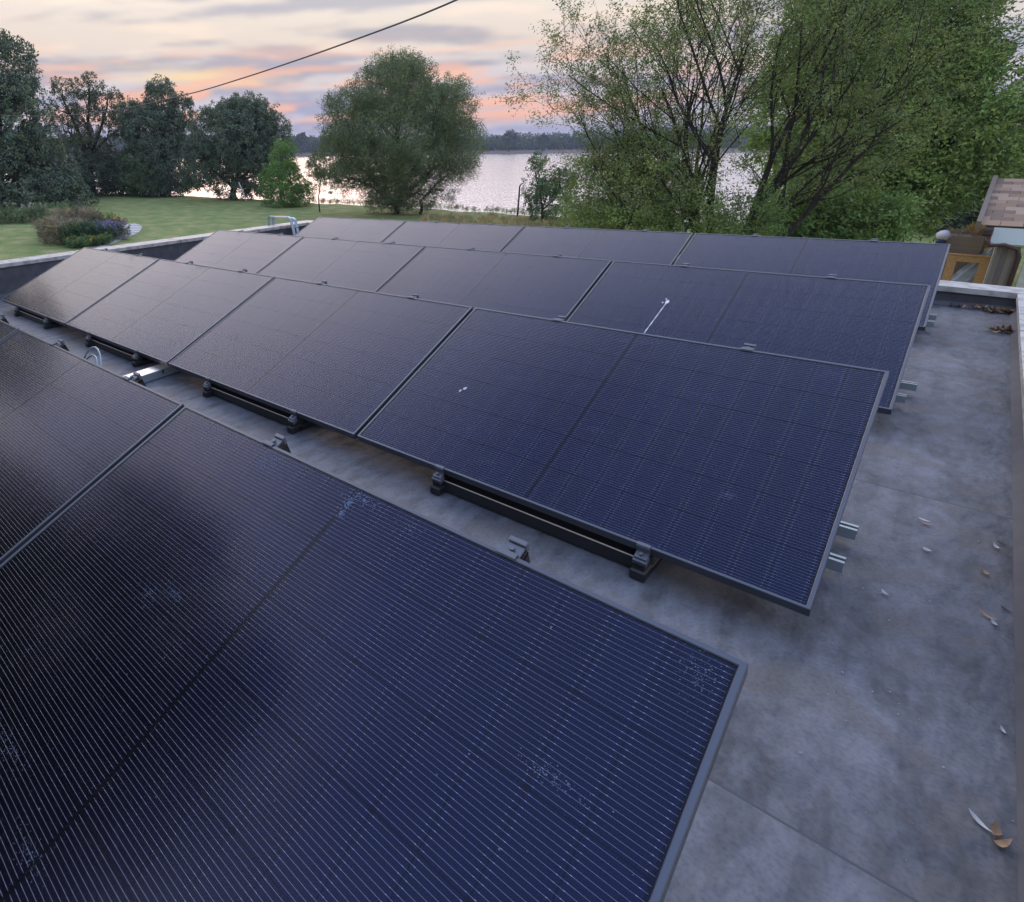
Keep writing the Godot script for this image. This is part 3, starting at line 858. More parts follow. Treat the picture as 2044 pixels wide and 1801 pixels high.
func make_house() -> void:
	var hs := thing("house", "flat roofed house with grey membrane roof and white coping under the panels", "house", ROOF)
	var rm := mat(Color(1, 1, 1), 0.62, 0.0, 0.45)
	rm.albedo_texture = roof_texture()
	rm.detail_enabled = true
	rm.detail_blend_mode = BaseMaterial3D.BLEND_MODE_MUL
	rm.detail_uv_layer = BaseMaterial3D.DETAIL_UV_2
	rm.detail_albedo = noise_tex(131, 0.06, 5, [[0.12, Color(0.72, 0.72, 0.74)], [0.45, Color(0.92, 0.92, 0.92)], [0.8, Color(1, 1, 1)]], 1024)
	rm.normal_enabled = true
	rm.normal_texture = normal_tex(133, 0.05, 3.0)
	rm.normal_scale = 0.5
	# sheets laid along the rows, each lapping 8 cm over the next
	var x0 := -7.72
	var x1 := 0.44
	var seams := [2.6, 0.62, -1.34, -3.30, -5.26, -7.52]
	for i in seams.size() - 1:
		var za: float = seams[i]
		var zb: float = seams[i + 1] - 0.08
		var ya := FLOOR_Y
		var yb := FLOOR_Y - 0.0012
		if i == seams.size() - 2: zb = seams[i + 1]
		var st := new_st()
		var n := 16
		for k in n:
			var xa := lerpf(x0, x1, float(k) / n)
			var xb := lerpf(x0, x1, float(k + 1) / n)
			# the near edge lies on top of the sheet before it
			var e0 := 0.0016 * sin(k * 2.1 + i)
			var e1 := 0.0016 * sin((k + 1) * 2.1 + i)
			var v := [v3(xa, ya + 0.0004, za + e0), v3(xb, ya + 0.0004, za + e1), v3(xb, yb, zb), v3(xa, yb, zb)]
			for o in ([0, 3, 2, 0, 2, 1] if (v[3] - v[0]).cross(v[2] - v[0]).y < 0.0 else [0, 2, 3, 0, 1, 2]):
				var p: Vector3 = v[o]
				st.set_uv(Vector2(absf(fposmod(p.x - x0 + 2.04, 4.08) - 2.04) / 2.05, p.z / 5.15 + i * 0.37))
				st.set_uv2(Vector2(p.x, p.z) / 0.9)
				st.add_vertex(p)
			var lip := [v3(xa, ya + 0.0004, za + e0), v3(xb, ya + 0.0004, za + e1), v3(xb, ya - 0.0012, za + e1 + 0.006), v3(xa, ya - 0.0012, za + e0 + 0.006)]
			quad(st, lip[0], lip[1], lip[2], lip[3], Vector3(0, 1, 0.3))
		part(hs, "membrane_sheet", done(st), rm)
	# upstands lined with the same membrane
	var um := mat(Color(0.085, 0.092, 0.108), 0.7)
	um.albedo_texture = noise_tex(141, 0.02, 4, [[0.2, Color(0.7, 0.7, 0.72)], [0.8, Color(1, 1, 1)]], 256)
	um.uv1_triplanar = true
	var lh := 0.285
	var rh := 0.03
	upstand(hs, v3(x0, FLOOR_Y, 2.6), v3(x0, FLOOR_Y, -7.5), lh - 0.012, lh - 0.012, v3(1, 0, 0), um)
	upstand(hs, v3(x0, FLOOR_Y, -7.5), v3(x1, FLOOR_Y, -7.5), lh - 0.012, rh - 0.012, v3(0, 0, 1), um)
	upstand(hs, v3(x1, FLOOR_Y, -7.5), v3(x1, FLOOR_Y, 2.6), rh - 0.012, 0.045 - 0.012, v3(-1, 0, 0), um)
	# coping stones, butted
	coping(hs, v3(x0 + 0.02, lh, 2.6), v3(x0 + 0.02, lh, -7.86), v3(-0.40, 0, 0), 7)
	coping(hs, v3(x0 + 0.02, lh, -7.48), v3(x1 + 0.36, rh - 0.012, -7.48), v3(0, 0, -0.33), 6)
	coping(hs, v3(x1 - 0.02, rh, -7.476), v3(x1 - 0.02, 0.045, 2.6), v3(0.38, 0, 0), 7)
	# rendered walls below
	var ws := new_st()
	var h0 := -3.6
	quad(ws, v3(x0 - 0.36, h0, 2.7), v3(x0 - 0.36, lh - 0.05, 2.7), v3(x0 - 0.36, lh - 0.05, -7.80), v3(x0 - 0.36, h0, -7.80), v3(-1, 0, 0))
	quad(ws, v3(x0 - 0.36, h0, -7.80), v3(x0 - 0.36, lh - 0.05, -7.80), v3(x1 + 0.33, rh - 0.06, -7.80), v3(x1 + 0.33, h0, -7.80), v3(0, 0, -1))
	quad(ws, v3(x1 + 0.33, h0, -7.80), v3(x1 + 0.33, rh - 0.06, -7.80), v3(x1 + 0.33, rh - 0.06, 2.7), v3(x1 + 0.33, h0, 2.7), v3(1, 0, 0))
	quad(ws, v3(x0 - 0.36, h0, 2.7), v3(x0 - 0.36, lh - 0.05, 2.7), v3(x1 + 0.33, rh - 0.06, 2.7), v3(x1 + 0.33, h0, 2.7), v3(0, 0, 1))
	part(hs, "outer_wall", done(ws), M.render)

func upstand(hs: Node, a: Vector3, b: Vector3, ha: float, hb: float, out: Vector3, m: Material) -> void:
	var st := new_st()
	# a sloped fillet at the foot, then the upright
	var f := 0.035
	var a0 := a + out * f
	var b0 := b + out * f
	var a1 := a + v3(0, f, 0)
	var b1 := b + v3(0, f, 0)
	quad(st, a0 + v3(0, 0.002, 0), b0 + v3(0, 0.002, 0), b1, a1, out + Vector3.UP)
	quad(st, a1, b1, v3(b.x, hb, b.z), v3(a.x, ha, a.z), out)
	quad(st, v3(a.x, ha, a.z), v3(b.x, hb, b.z), v3(b.x, hb, b.z) - out * 0.34, v3(a.x, ha, a.z) - out * 0.34, Vector3.UP)
	part(hs, "upstand", done(st), m)

func coping(hs: Node, a: Vector3, b: Vector3, across: Vector3, n: int) -> void:
	for i in n:
		var p := a.lerp(b, float(i) / n + 0.001)
		var q := a.lerp(b, float(i + 1) / n - 0.001)
		var st := new_st()
		var t := 0.045
		var c := [p, q, q + across + v3(0, -0.006, 0), p + across + v3(0, -0.006, 0)]
		quad(st, c[0], c[1], c[2], c[3], Vector3.UP)
		for k in 4:
			var u: Vector3 = c[k]
			var w: Vector3 = c[(k + 1) % 4]
			quad(st, u, w, w - v3(0, t, 0), u - v3(0, t, 0), (u + w) * 0.5 - (c[0] + c[2]) * 0.5)
		quad(st, c[0] - v3(0, t, 0), c[1] - v3(0, t, 0), c[2] - v3(0, t, 0), c[3] - v3(0, t, 0), Vector3.DOWN)
		part(hs, "coping_slab", done(st), M.coping)

# ------------------------------------------------------------------ panels
const CW := 0.091
const CH := 0.182
func cell_x(i: int) -> float:
	var x := -0.843 + i * (CW + 0.002) + CW * 0.5
	return x + (0.014 if i > 8 else 0.0)
func cell_z(j: int) -> float:
	return -0.0147 - j * (CH + 0.0025) - CH * 0.5

var panel_meshes := {}
func make_panel_meshes() -> void:
	# frame: four mitred bars, lip on top, wall outside
	var st := new_st()
	var hl := PL * 0.5
	var o := [v3(-hl, 0, 0), v3(hl, 0, 0), v3(hl, 0, -PW), v3(-hl, 0, -PW)]
	var inn := [v3(1, 0, -1), v3(-1, 0, -1), v3(-1, 0, 1), v3(1, 0, 1)]
	var prof := [[0.0, -0.035], [0.0, -0.0015], [0.0015, 0.0], [0.0095, 0.0], [0.011, -0.0015], [0.011, -0.006], [0.002, -0.006], [0.002, -0.033], [0.028, -0.033], [0.028, -0.035]]
	for k in 4:
		var k2 := (k + 1) % 4
		var mid: Vector3 = (o[0] + o[2]) * 0.5
		for s in prof.size() - 1:
			var a: Vector3 = o[k] + inn[k] * prof[s][0] + v3(0, prof[s][1], 0)
			var b: Vector3 = o[k2] + inn[k2] * prof[s][0] + v3(0, prof[s][1], 0)
			var c: Vector3 = o[k2] + inn[k2] * prof[s + 1][0] + v3(0, prof[s + 1][1], 0)
			var d: Vector3 = o[k] + inn[k] * prof[s + 1][0] + v3(0, prof[s + 1][1], 0)
			var dx: float = prof[s + 1][0] - prof[s][0]
			var dy: float = prof[s + 1][1] - prof[s][1]
			var outw: Vector3 = ((o[k] + o[k2]) * 0.5 - mid).normalized()
			quad(st, a, b, c, d, outw * dy + Vector3.UP * dx)
	panel_meshes.frame = done(st)
	panel_meshes.backsheet = boxm(v3(PL - 0.008, 0.002, PW - 0.008), 0.0, v3(0, -0.0060, -PW * 0.5))
	var gs := new_st()
	var gx := hl - 0.0105
	quad(gs, v3(-gx, -0.0022, -0.0105), v3(gx, -0.0022, -0.0105), v3(gx, -0.0022, -PW + 0.0105), v3(-gx, -0.0022, -PW + 0.0105), Vector3.UP)
	panel_meshes.glass = done(gs)
	# half cell with clipped corners on one long side
	var cs := new_st()
	var x := CW * 0.5
	var z := CH * 0.5
	var ch := 0.006
	var ring := [v3(-x, 0, -z + ch), v3(-x + ch, 0, -z), v3(x, 0, -z), v3(x, 0, z), v3(-x + ch, 0, z), v3(-x, 0, z - ch)]
	for k in range(1, 5):
		tri(cs, ring[0], ring[k], ring[k + 1], Vector3.UP)
	for k in 6:
		var p: Vector3 = ring[k]
		var q: Vector3 = ring[(k + 1) % 6]
		quad(cs, p, q, q - v3(0, 0.0006, 0), p - v3(0, 0.0006, 0), p + q)
	panel_meshes.cell = done(cs)
	# collector wires with their solder pads
	var wst := new_st()
	for j in 6:
		for i in 16:
			var zz := cell_z(j) + CH * (0.5 - (i + 0.5) / 16.0)
			for half in 2:
				var xa := cell_x(0 if half == 0 else 9) - CW * 0.5 - 0.004
				var xb := cell_x(8 if half == 0 else 17) + CW * 0.5 + 0.004
				var w := 0.00018
				quad(wst, v3(xa, -0.0034, zz + w), v3(xb, -0.0034, zz + w), v3(xb, -0.0031, zz), v3(xa, -0.0031, zz), v3(0, 1, 1))
				quad(wst, v3(xa, -0.0034, zz - w), v3(xb, -0.0034, zz - w), v3(xb, -0.0031, zz), v3(xa, -0.0031, zz), v3(0, 1, -1))
			for c in 18:
				for s in [-1.0, 1.0]:
					var px: float = cell_x(c) + s * 0.0385
					var pw := 0.0014
					quad(wst, v3(px - pw, -0.00305, zz - 0.00035), v3(px + pw, -0.00305, zz - 0.00035), v3(px + pw, -0.00305, zz + 0.00035), v3(px - pw, -0.00305, zz + 0.00035), Vector3.UP)
	panel_meshes.wires = done(wst)
	# dust and dried drops, four different patterns
	panel_meshes.dust = []
	for v in 5:
		var ds := new_st()
		for i in 240:
			speck(ds, rng.randf_range(-gx, gx), -rng.randf_range(0.02, PW - 0.02), 0.0005 + 0.0018 * pow(rng.randf(), 3.0))
		for k in 13:
			# smears: crowds of tiny specks, mostly near the edges
			var far := rng.randf() < 0.6
			var sx := rng.randf_range(-gx, gx) * 0.95
			var sz := -(PW - rng.randf_range(0.02, 0.09)) if far else -rng.randf_range(0.02, PW - 0.1)
			var lx := rng.randf_range(0.03, 0.10)
			var lz := rng.randf_range(0.012, 0.03)
			for i in 130:
				speck(ds, sx + rng.randfn(0, lx * 0.5), clampf(sz + rng.randfn(0, lz * 0.6), -PW + 0.014, -0.014), rng.randf_range(0.0004, 0.0012))
		panel_meshes.dust.append(done(ds))

func speck(st: SurfaceTool, x: float, z: float, r: float) -> void:
	x = clampf(x, -PL * 0.5 + 0.014, PL * 0.5 - 0.014)
	var p := []
	var n := 5
	var a0 := rng.randf() * TAU
	for k in n:
		var a := a0 + TAU * k / n
		var rr := r * rng.randf_range(0.6, 1.25)
		p.append(v3(x + cos(a) * rr * 1.2, -0.0012, z + sin(a) * rr))
	for k in range(1, n - 1):
		tri(st, p[0], p[k], p[k + 1], Vector3.UP)

func panel_frame_at(row: int, col: int) -> Transform3D:
	var x := -(3 - col) * (PL + GAP) - PL * 0.5
	return ROOF * Transform3D(Basis(Vector3(1, 0, 0), TILT), v3(x, 0, -row * ROW_STEP))

const ROWN := ["nearest row", "second row", "third row", "farthest row"]
const COLN := ["leftmost", "second from left", "third from left", "rightmost"]

func make_panels() -> void:
	make_panel_meshes()
	var proto: Node3D = null
	var n := 0
	for row in 4:
		for col in 4:
			if row == 0 and col == 0: continue
			var where := "%s in the %s" % [COLN[col], ROWN[row]]
			if row == 0: where = ["", "cut by the left edge of the picture, nearest row", "second from the right, nearest row", "large rightmost one, nearest row"][col]
			var label := "black framed dark solar panel, " + where
			var o: Node3D
			if proto == null:
				o = thing("solar_panel", label, "solar panel", Transform3D.IDENTITY, "solar panels in four rows on the roof")
				part(o, "frame", panel_meshes.frame, M.frame)
				part(o, "backsheet", panel_meshes.backsheet, M.backsheet)
				for j in 6:
					for i in 18:
						var flip := Basis.IDENTITY if i % 2 == 0 else Basis(Vector3.UP, PI)
						part(o, "cell", panel_meshes.cell, M.cells[rng.randi() % 3], Transform3D(flip, v3(cell_x(i), -0.0042, cell_z(j))))
				part(o, "collector_wires", panel_meshes.wires, M.wire)
				part(o, "glass", panel_meshes.glass, M.glass)
				var d := part(o, "dust_marks", panel_meshes.dust[0], M.dust)
				d.set_meta("kind", "stuff")
				proto = o
			else:
				o = proto.duplicate()
				o.name = numbered("solar_panel")
				add_child(o)
				o.set_meta("label", label)
				(o.get_node("dust_marks") as MeshInstance3D).mesh = panel_meshes.dust[n % 5]
			o.transform = panel_frame_at(row, col)
			n += 1
	make_supports()

func make_supports() -> void:
	# triangular stand: tilted rail, floor rail, rear post, clamps at both panel edges
	var rail := new_st()
	box(rail, v3(0, -0.062, -PW * 0.5), v3(0.034, 0.042, PW + 0.10), 0.002)
	box(rail, v3(-0.013, -0.0445, -PW * 0.5), v3(0.008, 0.012, PW + 0.10), 0.001)
	box(rail, v3(0.013, -0.0445, -PW * 0.5), v3(0.008, 0.012, PW + 0.10), 0.001)
	var railm := done(rail)
	var c := new_st()   # clamp at an edge: lip, web, plate; built for the near edge
	box(c, v3(0, 0.0025, -0.003), v3(0.042, 0.004, 0.014), 0.0010)
	box(c, v3(0, -0.014, 0.0050), v3(0.042, 0.030, 0.004), 0.0008)
	box(c, v3(0, -0.028, 0.020), v3(0.040, 0.006, 0.030), 0.0012)
	box(c, v3(0, -0.044, 0.028), v3(0.044, 0.022, 0.034), 0.0015)
	var clampm := done(c)
	var c2 := new_st()  # clamp at the high edge, mirrored, with a raised end block
	box(c2, v3(0, 0.0025, 0.003), v3(0.044, 0.004, 0.014), 0.0010)
	box(c2, v3(0, -0.014, -0.0050), v3(0.044, 0.030, 0.004), 0.0008)
	box(c2, v3(0, -0.018, -0.022), v3(0.040, 0.006, 0.030), 0.0012)
	box(c2, v3(0, -0.021, -0.045), v3(0.042, 0.024, 0.013), 0.0015)
	var clamp2 := done(c2)
	var bolt := CylinderMesh.new()
	bolt.top_radius = 0.0062
	bolt.bottom_radius = 0.0062
	bolt.height = 0.010
	bolt.radial_segments = 12
	bolt.rings = 1
	var socket := CylinderMesh.new()
	socket.top_radius = 0.0045
	socket.bottom_radius = 0.0045
	socket.height = 0.0022
	socket.radial_segments = 6
	socket.rings = 1
	var tb := Basis(Vector3(1, 0, 0), TILT)
	var farp := tb * v3(0, -0.085, -PW - 0.02)
	var post := new_st()
	box(post, v3(0, (farp.y + FLOOR_Y) * 0.5 - 0.006, farp.z), v3(0.040, farp.y - FLOOR_Y - 0.02, 0.040), 0.003)
	var postm := done(post)
	var foot := new_st()
	box(foot, v3(0, FLOOR_Y + 0.020, -0.002), v3(0.050, 0.040, 0.075), 0.006)
	box(foot, v3(0, FLOOR_Y + 0.050, -0.002), v3(0.036, 0.032, 0.050), 0.003)
	var footm := done(foot)
	var base := new_st()
	box(base, v3(0, FLOOR_Y + 0.016, -0.56), v3(0.05, 0.028, 1.08), 0.003)
	var basem := done(base)
	# ballast tray between the two stands of a panel
	var tr := new_st()
	box(tr, v3(0, FLOOR_Y + 0.012, -0.075), v3(0.80, 0.012, 0.12), 0.002)
	box(tr, v3(0, FLOOR_Y + 0.033, -0.014), v3(0.80, 0.046, 0.004), 0.001)
	box(tr, v3(0, FLOOR_Y + 0.046, -0.050), v3(0.80, 0.072, 0.004), 0.001)
	box(tr, v3(0, FLOOR_Y + 0.040, -0.132), v3(0.80, 0.060, 0.004), 0.001)
	var traym := done(tr)
	for row in 4:
		for col in 4:
			if row == 0 and col == 0: continue
			var xc := -(3 - col) * (PL + GAP) - PL * 0.5
			var at0 := ROOF * Transform3D(Basis.IDENTITY, v3(xc, 0, -row * ROW_STEP))
			var whose := "panel %s in the %s" % [COLN[col], ROWN[row]]
			for s in [[-0.385, "left"], [0.425, "right"]]:
				var t := thing("panel_stand", "%s black clamp stand of the %s" % [s[1], whose], "mounting stand", at0 * Transform3D(Basis.IDENTITY, v3(s[0], 0, 0)), "black stands under the panels")
				part(t, "tilted_rail", railm, M.black, Transform3D(tb, Vector3.ZERO))
				part(t, "rear_post", postm, M.black)
				part(t, "foot", footm, M.black)
				part(t, "floor_rail", basem, M.black)
				for e in 2:
					var cl := part(t, "clamp", clampm if e == 0 else clamp2, M.clamp, Transform3D(tb, Vector3.ZERO if e == 0 else tb * v3(0, 0, -PW)))
					var bo := part(cl, "bolt", bolt, M.clamp, Transform3D(Basis.IDENTITY, v3(-0.002, -0.021, 0.020) if e == 0 else v3(-0.002, -0.011, -0.020)))
			var tray := thing("ballast_tray", "ballast tray under the %s" % whose, "ballast tray", at0 * Transform3D(Basis.IDENTITY, v3(0.02, 0, 0)), "black trays between the panel stands")
			part(tray, "tray_body", traym, M.black)
			part(tray, "rim", boxm(v3(0.80, 0.003, 0.006), 0.0008, v3(0, FLOOR_Y + 0.0575, -0.014)), M.rim)
			part(tray, "rim", boxm(v3(0.80, 0.003, 0.006), 0.0008, v3(0, FLOOR_Y + 0.0835, -0.050)), M.rim)
			part(tray, "end_plate", boxm(v3(0.004, 0.05, 0.05), 0.001, v3(-0.398, FLOOR_Y + 0.062, -0.035)), M.rim)
	# galvanised rails running the length of each row, ends showing on the right
	for row in 4:
		for k in 2:
			var st := new_st()
			var xe: float = [[0.03, 0.03], [0.030, 0.028], [0.052, 0.028], [0.028, 0.028]][row][k]
			var xs := -6.9 if row > 0 else -5.2
			var len := xe - xs
			var cx := (xe + xs) * 0.5
			# hat profile: web, two walls, two lips
			box(st, v3(cx, 0.004, 0), v3(len, 0.004, 0.044), 0.0)
			for s in [-1.0, 1.0]:
				box(st, v3(cx, 0.022, s * 0.021), v3(len, 0.032, 0.003), 0.0)
				box(st, v3(cx, 0.039, s * 0.0155), v3(len, 0.003, 0.014), 0.0)
			var t := thing("galvanised_rail", "%s galvanised rail under the %s, its end showing at the right" % [["upper", "lower"][k], ROWN[row]], "rail", ROOF * Transform3D(Basis.IDENTITY, v3(0, FLOOR_Y + 0.032, -row * ROW_STEP - [0.70, 0.44][k])), "galvanised rails under the rows")
			part(t, "channel", done(st), M.galv_dull)
	# cable duct with a bright lid between the first two rows
	var dt := thing("cable_duct", "galvanised cable duct with shiny lid between the two nearest rows", "cable duct", ROOF * Transform3D(Basis(Vector3.UP, 0.10), v3(-3.56, FLOOR_Y, -1.70)))
	part(dt, "duct_body", boxm(v3(0.105, 0.055, 1.3), 0.004, v3(0, 0.030, -0.15)), M.galv_dull)
	part(dt, "lid", boxm(v3(0.112, 0.006, 1.3), 0.002, v3(0, 0.0615, -0.15)), M.galv)
	part(dt, "joint_clip", boxm(v3(0.118, 0.03, 0.012), 0.002, v3(0, 0.045, -0.28)), M.black)
	# loop of cable behind the nearest row
	var lp := thing("cable_loop", "grey cable bent in a double loop behind the nearest row", "cable", ROOF * Transform3D(Basis.IDENTITY, v3(-2.84, 0.30, -1.07)))
	for k in 2:
		var st := new_st(true)
		var pts := []
		var rad := []
		for i in 13:
			var a := PI * i / 12.0
			pts.append(v3(0.02 + (0.11 - 0.03 * k) * (1.0 - cos(a)), 0.02 + sin(a) * (0.14 - 0.05 * k), -0.03 - 0.05 * sin(a)))
			rad.append(0.0045)
		tube(st, pts, rad, 6)
		part(lp, "cable_strand", done(st), M.galv_dull)

# ------------------------------------------------------------------ small things on the roof
func leaf_shape(length: float, width: float, curl: float) -> ArrayMesh:
	var st := new_st(true)
	var n := 6
	var rows := []
	for i in n + 1:
		var t := float(i) / n
		var w := width * 0.5 * sin(PI * pow(t, 0.8)) + 0.0004
		var y := curl * length * (t - 0.5) * (t - 0.5) * 2.0 + 0.002
		rows.append([v3(-w, y + w * 0.55, (t - 0.5) * length), v3(0, y, (t - 0.5) * length), v3(w, y + w * 0.75, (t - 0.5) * length)])
	for i in n:
		for k in 2:
			quad(st, rows[i][k], rows[i][k + 1], rows[i + 1][k + 1], rows[i + 1][k], Vector3.UP)
	return done(st)

func on_roof(x: float, z: float, turn: float, lift := 0.0) -> Transform3D:
	return ROOF * Transform3D(Basis(Vector3.UP, turn), v3(x, FLOOR_Y + 0.001 + lift, z))

func make_litter() -> void:
	var tan_ := mat(Color(0.40, 0.27, 0.16), 0.8)
	var pale := mat(Color(0.55, 0.54, 0.50), 0.8)
	var silver := mat(Color(0.42, 0.44, 0.45), 0.75)
	var brown := mat(Color(0.20, 0.12, 0.07), 0.85)
	var darkm := mat(Color(0.05, 0.045, 0.04), 0.9)
	var list := [
		[0.352, -1.625, 0.050, 0.009, 0.35, 0.75, silver, "narrow silvery leaf in the lower right corner of the roof"],
		[0.379, -1.588, 0.038, 0.015, 1.2, -0.9, tan_, "curled tan leaf in the lower right corner of the roof"],
		[0.376, -1.612, 0.034, 0.016, 1.4, 0.3, tan_, "small tan leaf touching the silvery leaf"],
		[0.353, -2.500, 0.055, 0.009, 0.6, 1.0, tan_, "long thin tan leaf lying below the rail ends, right strip"],
		[0.366, -2.472, 0.030, 0.009, 0.6, 0.5, silver, "short silvery leaf at the tip of the long thin tan leaf"],
		[0.346, -2.779, 0.030, 0.011, 0.6, 0.5, tan_, "small tan leaf in the middle of the right strip"],
		[0.367, -3.001, 0.034, 0.010, 0.7, 0.6, pale, "pale narrow leaf near the right parapet"],
		[0.378, -3.046, 0.034, 0.006, 0.3, 1.0, darkm, "dark twig like leaf near the right parapet"],
		[0.185, -3.063, 0.036, 0.009, 0.3, 1.35, pale, "pale leaf lying parallel to another beside the second row"],
		[0.192, -3.036, 0.036, 0.010, 0.5, 1.65, tan_, "tan leaf lying parallel to a pale one beside the second row"],
		[0.206, -2.819, 0.026, 0.016, 0.6, 1.2, silver, "small whitish scrap between the two leaf groups"],
		[0.135, -2.428, 0.030, 0.010, 0.6, 0.8, silver, "small whitish leaf just right of the rail ends of the second row"],
		[0.390, -2.579, 0.032, 0.006, 0.3, 1.0, darkm, "dark sliver of leaf close to the right parapet"],
		[0.384, -1.975, 0.024, 0.006, 0.5, 0.4, silver, "tiny silvery leaf above the lower right corner"],
	]
	for e in list:
		var o := part(self, "fallen_leaf", leaf_shape(e[2], e[3], e[4]), e[6], on_roof(e[0], e[1], e[5]))
		tag(o, e[7], "leaf", "fallen leaves on the roof")
	# two drifts of dry leaves by the far parapet
	var mats := [brown, tan_, brown, darkm, mat(Color(0.30, 0.19, 0.11), 0.85)]
	for d in [[0.30, -7.39, 0.085, 0.055, 70, "heap of dry brown leaves in the far right corner of the roof"], [0.385, -6.64, 0.035, 0.06, 26, "small heap of dry leaves against the right parapet"]]:
		var t := thing("leaf_heap", d[5], "leaf litter", on_roof(d[0], d[1], 0.0), "heaps of dry leaves")
		var shapes := []
		for k in 4:
			shapes.append(leaf_shape(rng.randf_range(0.035, 0.06), rng.randf_range(0.014, 0.024), rng.randf_range(0.4, 1.3)))
		for i in d[4]:
			var p := v3(clampf(rng.randfn(0, d[2]), -0.28, minf(0.11, 0.40 - d[0])), rng.randf_range(0, 0.018), rng.randfn(0, d[3] * 0.55))
			var b := Basis(Vector3.UP, rng.randf() * TAU) * Basis(Vector3(1, 0, 0), rng.randf_range(-0.5, 0.5)) * Basis(Vector3(0, 0, 1), rng.randf_range(-0.5, 0.5))
			part(t, "leaf", shapes[i % 4], mats[rng.randi() % 5], Transform3D(b, p))
	# grit and plant crumbs
	var gs := new_st()
	for i in 520:
		var x := rng.randf_range(0.02, 0.42) if i % 3 else rng.randf_range(-2.5, 0.4)
		var z := rng.randf_range(-7.4, -0.8)
		var r := 0.0007 + 0.0022 * pow(rng.randf(), 3.0)
		var c := v3(x, FLOOR_Y + 0.0045, z)
		var p := []
		for k in 4:
			var a := TAU * k / 4.0 + rng.randf()
			p.append(c + v3(cos(a) * r * rng.randf_range(0.6, 1.6), -0.0012, sin(a) * r))
		for k in 4:
			tri(gs, c + v3(0, r * 0.6, 0), p[k], p[(k + 1) % 4], Vector3.UP)
	var go := part(self, "grit", done(gs), mat(Color(0.40, 0.41, 0.42), 0.8), ROOF)
	tag(go, "pale grit and plant crumbs scattered over the roof membrane", "grit", "", "stuff")
	# bird droppings on the glass
	var bd := new_st()
	var pf := panel_frame_at(2, 3)
	var blob := v3(-0.3414, -0.0008, -0.676)
	var tail := v3(-0.3564, -0.0008, -0.20)
	fan(bd, blob, 0.013, 0.020, 15)
	for i in 5:
		fan(bd, blob + v3(rng.randf_range(-0.03, 0.03), 0, rng.randf_range(-0.03, 0.02)), 0.006, 0.008, 7)
	var n := 22
	for i in n:
		var a := blob.lerp(tail, float(i) / n)
		var b := blob.lerp(tail, float(i + 1) / n)
		var wa := 0.0024 + 0.0011 * sin(i * 1.7)
		var wb := 0.0024 + 0.0011 * sin((i + 1) * 1.7)
		quad(bd, a + v3(-wa, 0, 0), a + v3(wa, 0, 0), b + v3(wb, 0, 0), b + v3(-wb, 0, 0), Vector3.UP)
	var o1 := part(self, "bird_dropping", done(bd), M.dropping, pf)
	tag(o1, "white bird dropping with a long run on the rightmost panel of the third row", "bird dropping")
	var b2 := new_st()
	fan(b2, v3(0, -0.0008, 0), 0.008, 0.013, 11)
	fan(b2, v3(-0.012, -0.0008, 0.022), 0.006, 0.010, 7)
	var o2 := part(self, "bird_dropping", done(b2), mat(Color(0.42, 0.50, 0.62), 0.8), panel_frame_at(1, 3) * Transform3D(Basis.IDENTITY, v3(-0.552, 0, -0.494)))
	tag(o2, "small bluish white dropping on the rightmost panel of the second row", "bird dropping")
	var b3 := new_st()
	for i in 90:
		fan(b3, v3(rng.randfn(0, 0.030), -0.0008, rng.randfn(0, 0.009)), rng.randf_range(0.0008, 0.0022), rng.randf_range(0.0008, 0.0026), 6)
	for i in 110:
		fan(b3, v3(-0.022 + rng.randfn(0, 0.007), -0.0008, 0.008 + rng.randf() * 0.07), rng.randf_range(0.0008, 0.0022), rng.randf_range(0.0008, 0.003), 6)
	var o3 := part(self, "dust_smear", done(b3), mat(Color(0.12, 0.17, 0.28), 0.85), panel_frame_at(0, 3) * Transform3D(Basis.IDENTITY, v3(0.03, 0, -1.098)))
	tag(o3, "blue white smear at the top of the centre line of the nearest rightmost panel", "smear")

func fan(st: SurfaceTool, c: Vector3, rx: float, rz: float, n: int) -> void:
	var p := []
	for k in n:
		var a := TAU * k / n
		var e := rng.randf_range(0.65, 1.2)
		p.append(c + v3(cos(a) * rx * e, 0, sin(a) * rz * e))
	for k in n:
		tri(st, c + v3(0, 0.0008, 0), p[k], p[(k + 1) % n], Vector3.UP)

